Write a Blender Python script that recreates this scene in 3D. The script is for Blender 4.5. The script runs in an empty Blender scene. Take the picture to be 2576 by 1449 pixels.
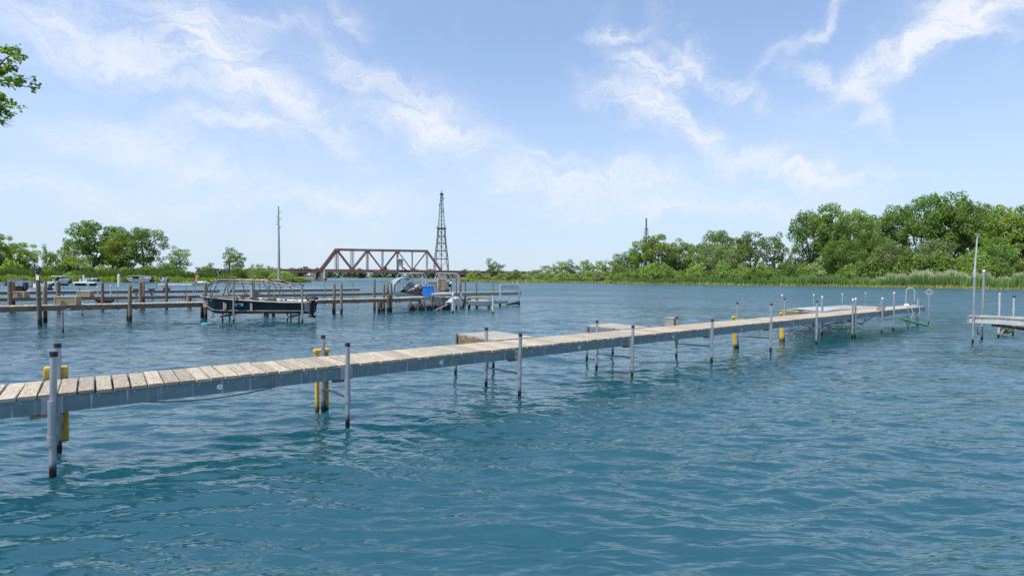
import bpy, math, random
import numpy as np
from mathutils import Vector, Matrix

# ------------------------------------------------------------------ camera, light, exposure
S = bpy.context.scene
COL = S.collection
F_PX, U0, V0 = 1312.67, 1288.0, 724.5          # focal length and centre of the 2576 px wide photograph
PITCH, ROLL, HCAM = math.radians(1.262), math.radians(0.466), 2.0815
SUN_EL, SUN_AZ = math.radians(62), math.radians(-127)   # azimuth from +Y, clockwise positive (towards +X)
FWD = np.array([0, math.cos(PITCH), -math.sin(PITCH)])
UP0 = np.array([0, math.sin(PITCH), math.cos(PITCH)])
RGT = math.cos(ROLL) * np.array([1., 0, 0]) + math.sin(ROLL) * UP0
UPV = -math.sin(ROLL) * np.array([1., 0, 0]) + math.cos(ROLL) * UP0
cd = bpy.data.cameras.new("camera"); cam = bpy.data.objects.new("camera", cd); COL.objects.link(cam)
M = Matrix.Identity(4)
for i in range(3):
    M[i][0] = RGT[i]; M[i][1] = UPV[i]; M[i][2] = -FWD[i]
M[2][3] = HCAM
cam.matrix_world = M
cd.sensor_width = 36; cd.lens = 36 * F_PX / 2576
cd.clip_start = 0.05; cd.clip_end = 6000
S.camera = cam
S.render.engine = 'CYCLES'
S.view_settings.view_transform = 'Standard'; S.view_settings.look = 'None'
S.view_settings.exposure = 0.4; S.view_settings.gamma = 1.0
S.view_settings.use_curve_mapping = False
S.cycles.max_bounces = 6; S.cycles.transparent_max_bounces = 6

def ray(u, v):
    d = FWD * F_PX + RGT * (u - U0) - UPV * (v - V0)
    return d / np.linalg.norm(d)
def G(u, v, z=0.0):                     # point of the horizontal plane at height z
    d = ray(u, v); k = (z - HCAM) / d[2]
    return Vector((d[0] * k, d[1] * k, z))
def PD(u, v, Y):                        # point at distance Y in front of the camera
    d = ray(u, v); k = Y / d[1]
    return Vector((d[0] * k, Y, HCAM + d[2] * k))

world = bpy.data.worlds.new("World"); S.world = world; world.use_nodes = True
def build_world():
    nt = world.node_tree; nt.nodes.clear(); N = nt.nodes; Lk = nt.links
    def nd(t, **kw):
        n = N.new(t)
        for k, v in kw.items(): setattr(n, k, v)
        return n
    def math_(op, a, b=None, clamp=False):
        n = nd('ShaderNodeMath', operation=op, use_clamp=clamp)
        for i, x in enumerate((a, b)):
            if x is None: continue
            if isinstance(x, (int, float)): n.inputs[i].default_value = x
            else: Lk.new(x, n.inputs[i])
        return n.outputs[0]
    out = nd('ShaderNodeOutputWorld'); bg = nd('ShaderNodeBackground')
    Lk.new(bg.outputs[0], out.inputs[0])
    sky = nd('ShaderNodeTexSky', sky_type='NISHITA', sun_disc=False)
    sky.sun_elevation = SUN_EL; sky.sun_rotation = SUN_AZ
    sky.altitude = 200; sky.air_density = 1.0; sky.dust_density = 0.6; sky.ozone_density = 1.6
    tc = nd('ShaderNodeTexCoord')
    sep = nd('ShaderNodeSeparateXYZ'); Lk.new(tc.outputs['Generated'], sep.inputs[0])
    az = math_('ARCTAN2', sep.outputs[0], sep.outputs[1])
    el = math_('ARCSINE', sep.outputs[2])
    co = nd('ShaderNodeCombineXYZ'); Lk.new(az, co.inputs[0]); Lk.new(el, co.inputs[1])
    P = co.outputs[0]
    # wisp warping
    def noise(vec, scale, detail, rough=.55, dist=0.0):
        n = nd('ShaderNodeTexNoise'); n.inputs['Scale'].default_value = scale
        n.inputs['Detail'].default_value = detail; n.inputs['Roughness'].default_value = rough
        n.inputs['Distortion'].default_value = dist
        Lk.new(vec, n.inputs['Vector']); return n
    def vmath(op, a, b=None, s=None):
        n = nd('ShaderNodeVectorMath', operation=op); Lk.new(a, n.inputs[0])
        if b is not None:
            if isinstance(b, tuple): n.inputs[1].default_value = b
            else: Lk.new(b, n.inputs[1])
        if s is not None: n.inputs['Scale'].default_value = s
        return n.outputs[0]
    wn = noise(P, 5.0, 5, .6)
    wv = vmath('SCALE', vmath('SUBTRACT', wn.outputs['Color'], (.5, .5, .5)), s=.15)
    wn2 = noise(P, 17.0, 4, .6)
    wv2 = vmath('SCALE', vmath('SUBTRACT', wn2.outputs['Color'], (.5, .5, .5)), s=.065)
    PW = vmath('ADD', vmath('ADD', P, wv), wv2)
    clouds = [  # u, v, half length, half width, tilt in degrees (down to the right positive), strength
        (560, 150, 170, 105, 30, .80), (730, 265, 170, 30, 36, .75), (300, 115, 210, 65, 22, .5), (380, 165, 110, 28, 30, .35),
        (90, 60, 190, 90, 20, .30), (540, 30, 220, 32, 8, .32), (300, 345, 190, 55, 10, .5), (620, 318, 150, 22, 8, .5),
        (490, 425, 120, 26, 8, .25), (1060, 305, 150, 62, 28, .6), (990, 240, 130, 28, 18, .55), (1100, 335, 150, 40, 8, .5), (1035, 375, 60, 32, 40, .4),
        (850, 30, 80, 24, 40, .35), (880, 170, 110, 22, 40, .2), (1545, 85, 65, 20, -10, .5), (1610, 175, 100, 50, 45, .6), (1690, 205, 85, 42, -50, .65),
        (1610, 270, 120, 44, 25, .7), (1750, 325, 130, 34, 48, .55), (1920, 400, 130, 36, 18, .5), (2060, 432, 150, 14, 3, .5),
        (1790, 180, 190, 20, 28, .3), (2140, 205, 100, 30, -45, .65), (2080, 215, 75, 24, 22, .5), (2180, 290, 80, 30, 55, .3),
        (2400, 70, 230, 46, -36, .75), (2310, 140, 90, 24, -22, .7), (2500, 10, 190, 46, -14, .5), (2370, 118, 150, 20, -8, .5),
        (2040, 90, 170, 20, -38, .4), (1480, 460, 220, 52, 2, .6), (1700, 520, 260, 28, -2, .35), (860, 492, 240, 30, 4, .35), (250, 480, 380, 60, 2, .2), (1370, 400, 70, 15, 12, .45)]
    tot = None
    def azel(u, v):
        d = ray(u, v); return math.atan2(d[0], d[1]), math.asin(d[2])
    for (u, v, a, b, t, s) in clouds:
        a0, e0 = azel(u, v)
        t = math.radians(t)
        a1, e1 = azel(u + 20 * math.cos(t), v + 20 * math.sin(t)); k1 = math.hypot(a1 - a0, e1 - e0) / 20
        a2, e2 = azel(u - 20 * math.sin(t), v + 20 * math.cos(t)); k2 = math.hypot(a2 - a0, e2 - e0) / 20
        mp = nd('ShaderNodeMapping', vector_type='TEXTURE')
        mp.inputs['Location'].default_value = (a0, e0, 0)
        mp.inputs['Rotation'].default_value = (0, 0, math.atan2(e1 - e0, a1 - a0))
        mp.inputs['Scale'].default_value = (a * 1.0 * k1, b * .82 * k2, 1)
        Lk.new(PW, mp.inputs['Vector'])
        ln = nd('ShaderNodeVectorMath', operation='DOT_PRODUCT'); Lk.new(mp.outputs[0], ln.inputs[0]); Lk.new(mp.outputs[0], ln.inputs[1])
        g = math_('POWER', 0.40, ln.outputs['Value'])
        g = math_('MULTIPLY', g, s * 1.15)
        tot = g if tot is None else math_('ADD', tot, g)
    # streaky texture along the wind
    mp = nd('ShaderNodeMapping'); mp.inputs['Rotation'].default_value = (0, 0, math.radians(24)); mp.inputs['Scale'].default_value = (2.3, 9.5, 1)
    Lk.new(PW, mp.inputs['Vector'])
    st = noise(mp.outputs[0], 2.2, 8, .62, .5)
    mr = nd('ShaderNodeMapRange'); mr.inputs['From Min'].default_value = .30; mr.inputs['From Max'].default_value = .68
    mr.inputs['To Min'].default_value = .26; mr.inputs['To Max'].default_value = 1.6
    Lk.new(st.outputs['Fac'], mr.inputs['Value'])
    # thin wisps everywhere, in front and behind
    gm = nd('ShaderNodeMapRange'); gm.inputs['From Min'].default_value = .50; gm.inputs['From Max'].default_value = .85
    gm.inputs['To Min'].default_value = 0; gm.inputs['To Max'].default_value = .3
    gn = noise(tc.outputs['Generated'], 2.6, 5, .6, .6); Lk.new(gn.outputs['Fac'], gm.inputs['Value'])
    dens = math_('MULTIPLY', math_('ADD', tot, gm.outputs[0]), mr.outputs[0])
    mp = nd('ShaderNodeMapping'); mp.inputs['Rotation'].default_value = (0, 0, math.radians(30)); mp.inputs['Scale'].default_value = (5.0, 26.0, 1)
    Lk.new(vmath('ADD', PW, wv), mp.inputs['Vector'])
    fb = noise(mp.outputs[0], 2.0, 7, .66, 1.0)
    fr = nd('ShaderNodeMapRange'); fr.inputs['From Min'].default_value = .32; fr.inputs['From Max'].default_value = .70
    fr.inputs['To Min'].default_value = .35; fr.inputs['To Max'].default_value = 1.7; Lk.new(fb.outputs['Fac'], fr.inputs['Value'])
    dens = math_('MULTIPLY', dens, fr.outputs[0])
    dens = math_('SUBTRACT', 1.0, math_('POWER', 0.27, dens))
    # veil that thickens towards the horizon
    hz = nd('ShaderNodeMapRange', interpolation_type='SMOOTHSTEP'); hz.inputs['From Min'].default_value = 0.0; hz.inputs['From Max'].default_value = .44
    hz.inputs['To Min'].default_value = .90; hz.inputs['To Max'].default_value = 0.28
    Lk.new(el, hz.inputs['Value'])
    veil = nd('ShaderNodeMixRGB'); Lk.new(hz.outputs[0], veil.inputs[0])
    gain = nd('ShaderNodeMixRGB', blend_type='MULTIPLY'); gain.inputs[0].default_value = 1
    Lk.new(sky.outputs[0], gain.inputs[1]); gain.inputs[2].default_value = (1.28, 1.44, 1.68, 1)
    Lk.new(gain.outputs[0], veil.inputs[1]); veil.inputs[2].default_value = (4.75, 5.75, 6.9, 1)
    cm = nd('ShaderNodeMixRGB'); Lk.new(math_('MINIMUM', dens, .93), cm.inputs[0])
    Lk.new(veil.outputs[0], cm.inputs[1]); cm.inputs[2].default_value = (6.9, 7.1, 7.6, 1)
    # below the horizon: plain haze colour
    Lk.new(cm.outputs[0], bg.inputs['Color']); bg.inputs['Strength'].default_value = 0.10
build_world()
world.cycles.sampling_method = 'MANUAL'; world.cycles.sample_map_resolution = 512

sl = bpy.data.lights.new("sun", 'SUN'); sl.energy = 4.7; sl.angle = math.radians(.53); sl.color = (1.0, .95, .87)
sun = bpy.data.objects.new("sun", sl); COL.objects.link(sun)
sd = Vector((math.sin(SUN_AZ) * math.cos(SUN_EL), math.cos(SUN_AZ) * math.cos(SUN_EL), math.sin(SUN_EL)))
sun.rotation_euler = sd.to_track_quat('Z', 'Y').to_euler(); sun.location = sd * 50

# ------------------------------------------------------------------ materials
def lin(c): return tuple(((x / 255) / 12.92 if x / 255 <= .04045 else ((x / 255 + .055) / 1.055) ** 2.4) for x in c)
def base_mat(name, rough=.6, metal=0.0, spec=.5):
    m = bpy.data.materials.new(name); m.use_nodes = True
    b = m.node_tree.nodes['Principled BSDF']
    b.inputs['Roughness'].default_value = rough; b.inputs['Metallic'].default_value = metal
    b.inputs['Specular IOR Level'].default_value = spec
    return m, m.node_tree, b
def noise_mat(name, c1, c2, scale=8, stretch=(1, 1, 1), rough=.65, metal=0.0, bump=.15, detail=5, rnd=.0, c3=None, spec=.4, bscale=None, hue=.0):
    """two colours mixed by noise in object space, optional per-object value change and third colour in blotches"""
    m, nt, b = base_mat(name, rough, metal, spec); N, Lk = nt.nodes, nt.links
    tc = N.new('ShaderNodeTexCoord'); mp = N.new('ShaderNodeMapping'); mp.inputs['Scale'].default_value = stretch
    oi = N.new('ShaderNodeObjectInfo')
    ad = N.new('ShaderNodeVectorMath'); ad.operation = 'ADD'
    sc = N.new('ShaderNodeVectorMath'); sc.operation = 'SCALE'; sc.inputs['Scale'].default_value = 37.0
    cx = N.new('ShaderNodeCombineXYZ'); Lk.new(oi.outputs['Random'], cx.inputs[0]); Lk.new(oi.outputs['Random'], cx.inputs[1])
    Lk.new(cx.outputs[0], sc.inputs[0]); Lk.new(tc.outputs['Object'], mp.inputs['Vector'])
    Lk.new(mp.outputs[0], ad.inputs[0]); Lk.new(sc.outputs[0], ad.inputs[1])
    n = N.new('ShaderNodeTexNoise'); n.inputs['Scale'].default_value = scale; n.inputs['Detail'].default_value = detail
    n.inputs['Roughness'].default_value = .65
    Lk.new(ad.outputs[0], n.inputs['Vector'])
    mr = N.new('ShaderNodeMapRange'); mr.inputs['From Min'].default_value = .3; mr.inputs['From Max'].default_value = .7
    Lk.new(n.outputs['Fac'], mr.inputs['Value'])
    mx = N.new('ShaderNodeMixRGB'); Lk.new(mr.outputs[0], mx.inputs[0])
    mx.inputs[1].default_value = (*c1, 1); mx.inputs[2].default_value = (*c2, 1)
    cur = mx.outputs[0]
    if c3 is not None:
        n2 = N.new('ShaderNodeTexNoise'); n2.inputs['Scale'].default_value = scale * .35; n2.inputs['Detail'].default_value = 4
        Lk.new(ad.outputs[0], n2.inputs['Vector'])
        m2 = N.new('ShaderNodeMapRange'); m2.inputs['From Min'].default_value = .56; m2.inputs['From Max'].default_value = .68
        Lk.new(n2.outputs['Fac'], m2.inputs['Value'])
        x2 = N.new('ShaderNodeMixRGB'); Lk.new(m2.outputs[0], x2.inputs[0]); Lk.new(cur, x2.inputs[1]); x2.inputs[2].default_value = (*c3, 1)
        cur = x2.outputs[0]
    if rnd or hue:
        hs = N.new('ShaderNodeHueSaturation')
        v = N.new('ShaderNodeMapRange'); v.inputs['To Min'].default_value = 1 - rnd; v.inputs['To Max'].default_value = 1 + rnd
        Lk.new(oi.outputs['Random'], v.inputs['Value']); Lk.new(v.outputs[0], hs.inputs['Value'])
        if hue:
            fr = N.new('ShaderNodeMath'); fr.operation = 'MULTIPLY'; fr.inputs[1].default_value = 7.31; Lk.new(oi.outputs['Random'], fr.inputs[0])
            f2 = N.new('ShaderNodeMath'); f2.operation = 'FRACT'; Lk.new(fr.outputs[0], f2.inputs[0])
            h = N.new('ShaderNodeMapRange'); h.inputs['To Min'].default_value = .5 - hue; h.inputs['To Max'].default_value = .5 + hue
            Lk.new(f2.outputs[0], h.inputs['Value']); Lk.new(h.outputs[0], hs.inputs['Hue'])
        Lk.new(cur, hs.inputs['Color']); cur = hs.outputs[0]
    Lk.new(cur, b.inputs['Base Color'])
    if bump:
        bp = N.new('ShaderNodeBump'); bp.inputs['Strength'].default_value = bump; bp.inputs['Distance'].default_value = .01
        Lk.new(n.outputs['Fac'], bp.inputs['Height']); Lk.new(bp.outputs[0], b.inputs['Normal'])
    m['cur'] = 1
    return m
MAT = {}
MAT['plank'] = noise_mat('weathered_decking', (.19, .155, .11), (.45, .395, .31), 9, (5, .9, 5), .8, bump=.7, rnd=.2, c3=(.33, .30, .26), detail=7, hue=.012)
MAT['plank_grey'] = noise_mat('grey_decking', (.22, .20, .17), (.40, .375, .33), 9, (5, .9, 5), .8, bump=.4, rnd=.15, detail=7)
MAT['oldwood'] = noise_mat('old_brown_timber', (.10, .075, .045), (.25, .20, .13), 6, (1, 1, 5), .85, bump=.5, rnd=.2, c3=(.06, .05, .035))
MAT['redwood'] = noise_mat('red_brown_timber', (.15, .095, .062), (.29, .20, .14), 6, (.6, 1, 3), .85, bump=.4, rnd=.2)
MAT['pile'] = noise_mat('timber_pile', (.085, .075, .05), (.22, .19, .13), 5, (3, 3, .5), .85, bump=.6, rnd=.2, c3=(.05, .06, .03))
MAT['galv'] = noise_mat('galvanised_pipe', (.26, .29, .32), (.40, .435, .465), 7, (1, 1, .6), .45, .55, bump=.1, rnd=.1, c3=(.30, .31, .31))
MAT['palepipe'] = noise_mat('pale_aluminium', (.40, .41, .41), (.56, .57, .57), 7, (1, 1, .5), .45, .3, bump=.05, rnd=.1)
MAT['black'] = noise_mat('black_rubber', (.012, .012, .014), (.03, .03, .033), 12, rough=.6, bump=.1)
MAT['yellow'] = noise_mat('yellow_plastic', (.50, .33, .04), (.66, .46, .08), 6, (1, 1, .5), .6, bump=.1, c3=(.33, .26, .10))
MAT['white'] = noise_mat('white_paint', (.62, .62, .60), (.80, .80, .78), 5, rough=.4, bump=.03)
MAT['rope'] = noise_mat('pale_rope', (.30, .29, .26), (.45, .43, .39), 60, rough=.9, bump=.4)
MAT['boxwood'] = noise_mat('tan_box_panel', (.25, .19, .11), (.38, .30, .19), 14, rough=.8, bump=.2)
MAT['greybox'] = noise_mat('grey_box_panel', (.22, .20, .17), (.34, .32, .28), 14, rough=.8, bump=.2)
MAT['hull'] = noise_mat('dark_green_blue_hull', (.005, .014, .018), (.010, .025, .033), 4, rough=.35, bump=.03, c3=(.008, .02, .026))
MAT['hull'].node_tree.nodes['Principled BSDF'].inputs['Specular IOR Level'].default_value = .2
MAT['hulldark'] = noise_mat('black_hull_bottom', (.008, .009, .010), (.016, .018, .02), 4, rough=.4, bump=.03)
MAT['trim'] = noise_mat('grey_metal_trim', (.30, .29, .29), (.44, .43, .43), 8, rough=.45, metal=.3)
MAT['rusty'] = noise_mat('rust_pink_pole', (.20, .145, .125), (.33, .275, .25), 9, (1, 1, .4), .7, bump=.2)
MAT['frame'] = noise_mat('dark_bronze_frame', (.10, .085, .08), (.19, .165, .155), 9, rough=.5, metal=.4)
MAT['seat'] = noise_mat('faded_brown_vinyl', (.17, .13, .115), (.28, .23, .21), 7, rough=.7, c3=(.36, .33, .31))
MAT['truss'] = noise_mat('rusted_bridge_steel', (.11, .052, .042), (.20, .105, .085), .6, (1, 1, 1), .8, bump=.1, c3=(.20, .12, .10))
MAT['darksteel'] = noise_mat('dark_tower_steel', (.030, .032, .035), (.06, .06, .063), 1, rough=.6)
MAT['concrete'] = noise_mat('old_concrete', (.16, .155, .14), (.30, .29, .27), 1.2, rough=.9, bump=.3)
MAT['stone'] = noise_mat('rubble_stone', (.22, .20, .17), (.42, .39, .34), 2, rough=.9, bump=.4)
MAT['pole'] = noise_mat('grey_utility_pole', (.22, .22, .20), (.36, .36, .33), 2, (1, 1, .1), .85, bump=.1)
MAT['bluebin'] = noise_mat('bright_blue_plastic', (.012, .14, .52), (.02, .20, .62), 2, rough=.45, bump=.02)
MAT['tarp'] = noise_mat('blue_grey_tarp', (.13, .20, .25), (.26, .36, .42), 2, (1, 1, 1), .6, bump=.4)
MAT['glassy'] = noise_mat('tinted_screen', (.10, .13, .14), (.16, .20, .22), 3, rough=.08, bump=0, spec=.9)
MAT['greenpole'] = noise_mat('green_plastic', (.045, .20, .05), (.08, .30, .09), 5, rough=.5)
MAT['redhull'] = noise_mat('dark_red_hull', (.10, .02, .02), (.14, .03, .03), 3, rough=.4)
MAT['bluegrey'] = noise_mat('blue_grey_beam', (.09, .12, .15), (.16, .20, .24), 3, rough=.6)
MAT['orange'] = noise_mat('faded_orange', (.50, .20, .10), (.60, .28, .16), 3, rough=.7)
MAT['yellowcover'] = noise_mat('olive_yellow_cover', (.30, .30, .08), (.42, .42, .16), 2, rough=.7)
MAT['mat'] = noise_mat('pale_grey_mat', (.27, .30, .32), (.36, .39, .41), 2, rough=.5, bump=.05)
MAT['bark'] = noise_mat('tree_bark', (.055, .045, .035), (.12, .10, .08), 3, (1, 1, .4), .9, bump=.3, rnd=.2)
MAT['deadwood'] = noise_mat('dead_grey_wood', (.16, .15, .13), (.26, .25, .22), 3, (1, 1, .4), .9, bump=.2)

def foliage(name, c1, c2, scale=.25, rnd=.22, hue=.011, trans=.35):
    m = noise_mat(name, c1, c2, scale, rough=.6, bump=0, rnd=rnd, hue=hue, detail=3, spec=.25)
    nt = m.node_tree; N, Lk = nt.nodes, nt.links
    b = N['Principled BSDF']; out = N['Material Output']
    src = b.inputs['Base Color'].links[0].from_socket
    # every clump a little lighter or darker
    geo = N.new('ShaderNodeNewGeometry')
    mr = N.new('ShaderNodeMapRange'); mr.inputs['To Min'].default_value = .70; mr.inputs['To Max'].default_value = 1.35
    Lk.new(geo.outputs['Random Per Island'], mr.inputs['Value'])
    mv = N.new('ShaderNodeVectorMath'); mv.operation = 'SCALE'; Lk.new(src, mv.inputs[0]); Lk.new(mr.outputs[0], mv.inputs['Scale'])
    Lk.new(mv.outputs[0], b.inputs['Base Color'])
    t = N.new('ShaderNodeBsdfTranslucent')
    tcx = N.new('ShaderNodeMixRGB'); tcx.blend_type = 'MULTIPLY'; tcx.inputs[0].default_value = 1
    Lk.new(mv.outputs[0], tcx.inputs[1]); tcx.inputs[2].default_value = (1.5, 1.45, .55, 1)
    Lk.new(tcx.outputs[0], t.inputs['Color'])
    ms = N.new('ShaderNodeMixShader'); ms.inputs[0].default_value = trans
    Lk.new(b.outputs[0], ms.inputs[1]); Lk.new(t.outputs[0], ms.inputs[2]); Lk.new(ms.outputs[0], out.inputs['Surface'])
    return m
MAT['leaf'] = foliage('cottonwood_leaves', (.105, .185, .042), (.205, .305, .085), trans=.5)
MAT['leafy'] = foliage('yellow_green_leaves', (.145, .235, .042), (.255, .355, .08), trans=.5)
MAT['leafdk'] = foliage('deep_green_leaves', (.08, .145, .042), (.16, .245, .075), trans=.5)
MAT['bush'] = foliage('bush_leaves', (.145, .23, .055), (.25, .35, .11), trans=.48)
MAT['willow'] = foliage('willow_leaves', (.15, .205, .08), (.24, .31, .14), trans=.4)
MAT['reed'] = foliage('reed_blades', (.055, .12, .03), (.15, .23, .07), scale=.12)
MAT['reedpale'] = foliage('pale_reed_plumes', (.38, .42, .27), (.54, .56, .40), scale=.1)
MAT['lowgrass'] = foliage('bright_shore_grass', (.14, .22, .03), (.24, .33, .05), scale=.2)
MAT['drygrass'] = foliage('dry_shore_grass', (.26, .23, .07), (.32, .30, .10), scale=.2)
MAT['farwood'] = foliage('distant_leaves', (.055, .10, .055), (.10, .155, .085), scale=.05, trans=.2)
MAT['nearleaf'] = foliage('broad_leaves', (.09, .165, .03), (.17, .26, .055), scale=2.0, trans=.5)
MAT['land'] = noise_mat('bank_soil_and_grass', (.07, .085, .03), (.13, .14, .06), .3, rough=.95, bump=.3)
MAT['weed'] = noise_mat('green_water_weed', (.05, .08, .03), (.09, .13, .05), 9, rough=.8)

# galvanised channel beam: drip marks below the plank screws
def beam_mat():
    m = noise_mat('galvanised_channel', (.115, .18, .205), (.165, .24, .268), 5, (.8, 1, 2.2), .5, .35, bump=.08, c3=(.12, .15, .17))
    nt = m.node_tree; N, Lk = nt.nodes, nt.links; b = N['Principled BSDF']
    src = b.inputs['Base Color'].links[0].from_socket
    tc = N.new('ShaderNodeTexCoord'); sp = N.new('ShaderNodeSeparateXYZ'); Lk.new(tc.outputs['Object'], sp.inputs[0])
    a = N.new('ShaderNodeMath'); a.operation = 'DIVIDE'; a.inputs[1].default_value = .305; Lk.new(sp.outputs[0], a.inputs[0])
    f = N.new('ShaderNodeMath'); f.operation = 'FRACT'; Lk.new(a.outputs[0], f.inputs[0])
    g = N.new('ShaderNodeMath'); g.operation = 'LESS_THAN'; g.inputs[1].default_value = .045; Lk.new(f.outputs[0], g.inputs[0])
    n = N.new('ShaderNodeTexNoise'); n.inputs['Scale'].default_value = 3.1; Lk.new(tc.outputs['Object'], n.inputs['Vector'])
    r = N.new('ShaderNodeMapRange'); r.inputs['From Min'].default_value = .38; r.inputs['From Max'].default_value = .6; Lk.new(n.outputs['Fac'], r.inputs['Value'])
    q = N.new('ShaderNodeMath'); q.operation = 'MULTIPLY'; Lk.new(g.outputs[0], q.inputs[0]); Lk.new(r.outputs[0], q.inputs[1])
    mp = N.new('ShaderNodeMapping'); mp.inputs['Scale'].default_value = (16, 1, .9); Lk.new(tc.outputs['Object'], mp.inputs['Vector'])
    n2 = N.new('ShaderNodeTexNoise'); n2.inputs['Scale'].default_value = 1.3; n2.inputs['Detail'].default_value = 3; Lk.new(mp.outputs[0], n2.inputs['Vector'])
    r2 = N.new('ShaderNodeMapRange'); r2.inputs['From Min'].default_value = .58; r2.inputs['From Max'].default_value = .8; r2.inputs['To Max'].default_value = .5; Lk.new(n2.outputs['Fac'], r2.inputs['Value'])
    mxm = N.new('ShaderNodeMath'); mxm.operation = 'MAXIMUM'; Lk.new(q.outputs[0], mxm.inputs[0]); Lk.new(r2.outputs[0], mxm.inputs[1])
    x = N.new('ShaderNodeMixRGB'); Lk.new(mxm.outputs[0], x.inputs[0]); Lk.new(src, x.inputs[1]); x.inputs[2].default_value = (.42, .45, .47, 1)
    Lk.new(x.outputs[0], b.inputs['Base Color'])
    return m
MAT['beam'] = beam_mat()

# pipes and piles get dark, wet growth near the water line (their mesh origin is the water level)
def wet_variant(src_name, new, dark=(.02, .018, .012), top=.14):
    m = MAT[src_name].copy(); m.name = new
    nt = m.node_tree; N, Lk = nt.nodes, nt.links; b = N['Principled BSDF']
    src = b.inputs['Base Color'].links[0].from_socket
    g = N.new('ShaderNodeNewGeometry'); sp = N.new('ShaderNodeSeparateXYZ'); Lk.new(g.outputs['Position'], sp.inputs[0])
    n = N.new('ShaderNodeTexNoise'); n.inputs['Scale'].default_value = 14; Lk.new(g.outputs['Position'], n.inputs['Vector'])
    ad = N.new('ShaderNodeMath'); ad.operation = 'MULTIPLY_ADD'; ad.inputs[1].default_value = .12
    Lk.new(n.outputs['Fac'], ad.inputs[0]); Lk.new(sp.outputs[2], ad.inputs[2])
    r = N.new('ShaderNodeMapRange'); r.inputs['From Min'].default_value = top + .10; r.inputs['From Max'].default_value = top
    Lk.new(ad.outputs[0], r.inputs['Value'])
    x = N.new('ShaderNodeMixRGB'); Lk.new(r.outputs[0], x.inputs[0]); Lk.new(src, x.inputs[1]); x.inputs[2].default_value = (*dark, 1)
    Lk.new(x.outputs[0], b.inputs['Base Color'])
    MAT[new] = m
wet_variant('galv', 'galv_wet'); wet_variant('pile', 'pile_wet', top=.26); wet_variant('palepipe', 'palepipe_wet'); wet_variant('rusty', 'rusty_wet'); wet_variant('yellow', 'yellow_wet', (.05, .05, .02), .10)
wet_variant('darksteel', 'darksteel_wet')

# ------------------------------------------------------------------ mesh helpers
class MB:
    def __init__(s): s.v = []; s.f = []
    def add(s, vs, fs):
        o = len(s.v); s.v += [tuple(x) for x in vs]; s.f += [tuple(i + o for i in f) for f in fs]; return s
    def box(s, x0, x1, y0, y1, z0, z1):
        return s.add([(x0, y0, z0), (x1, y0, z0), (x1, y1, z0), (x0, y1, z0), (x0, y0, z1), (x1, y0, z1), (x1, y1, z1), (x0, y1, z1)],
                     [(0, 3, 2, 1), (4, 5, 6, 7), (0, 1, 5, 4), (1, 2, 6, 5), (2, 3, 7, 6), (3, 0, 4, 7)])
    def bar(s, a, b, w, h=None, up=(0, 0, 1)):           # rectangular member from a to b
        a = Vector(a); b = Vector(b); h = h or w; d = (b - a).normalized()
        u = Vector(up)
        if abs(d.dot(u)) > .98: u = Vector((0, 1, 0))
        r = d.cross(u).normalized(); u = r.cross(d)
        vs = []
        for p in (a, b):
            for (i, j) in ((-1, -1), (1, -1), (1, 1), (-1, 1)): vs.append(p + r * (i * w / 2) + u * (j * h / 2))
        return s.add(vs, [(0, 1, 2, 3), (7, 6, 5, 4), (0, 4, 5, 1), (1, 5, 6, 2), (2, 6, 7, 3), (3, 7, 4, 0)])
    def tube(s, pts, r, n=8, caps=True):
        pts = [Vector(p) for p in pts]; rs = r if isinstance(r, (list, tuple)) else [r] * len(pts)
        o = len(s.v); prev = None
        for k, p in enumerate(pts):
            d = (pts[min(k + 1, len(pts) - 1)] - pts[max(k - 1, 0)]).normalized()
            if prev is None:
                a = Vector((1, 0, 0)) if abs(d.x) < .8 else Vector((0, 1, 0))
            else: a = prev
            a = (a - d * a.dot(d)).normalized(); bb = d.cross(a); prev = a
            for i in range(n):
                t = 2 * math.pi * i / n
                s.v.append(tuple(p + (a * math.cos(t) + bb * math.sin(t)) * rs[k]))
        for k in range(len(pts) - 1):
            for i in range(n):
                j = (i + 1) % n; q = o + k * n
                s.f.append((q + i, q + j, q + n + j, q + n + i))
        if caps:
            s.f.append(tuple(o + i for i in reversed(range(n)))); q = o + (len(pts) - 1) * n
            s.f.append(tuple(q + i for i in range(n)))
        return s
    def mesh(s, name, m, smooth=False):
        me = bpy.data.meshes.new(name); me.from_pydata(s.v, [], s.f); me.materials.append(MAT[m] if isinstance(m, str) else m)
        if smooth:
            me.polygons.foreach_set('use_smooth', [True] * len(me.polygons))
            try: me.set_sharp_from_angle(angle=math.radians(40))
            except Exception: pass
        return me
    def build(s, name, m, parent=None, smooth=False, **tags):
        return link(name, s.mesh(name, m, smooth), parent, **tags)
def link(name, me, parent=None, loc=(0, 0, 0), rz=0, **tags):
    o = bpy.data.objects.new(name, me); COL.objects.link(o); o.parent = parent
    o.location = loc; o.rotation_euler = (0, 0, rz)
    for k, v in tags.items(): o[k] = v
    return o
def thing(name, label, cat, loc=(0, 0, 0), rz=0, group=None):
    o = bpy.data.objects.new(name, None); COL.objects.link(o); o.location = loc; o.rotation_euler = (0, 0, rz)
    o.empty_display_size = .2; o['label'] = label; o['category'] = cat
    if group: o['group'] = group
    return o
def tag(o, label, cat, group=None):
    o['label'] = label; o['category'] = cat
    if group: o['group'] = group
    return o
KIDS = {}
def copy_thing(root, parts, loc, rz, scale, label):
    r = root.copy(); COL.objects.link(r); r.location = loc; r.rotation_euler = (0, 0, rz); r.scale = scale; r['label'] = label
    for p in parts:
        c = p.copy(); COL.objects.link(c); c.parent = r
    return r
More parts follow.
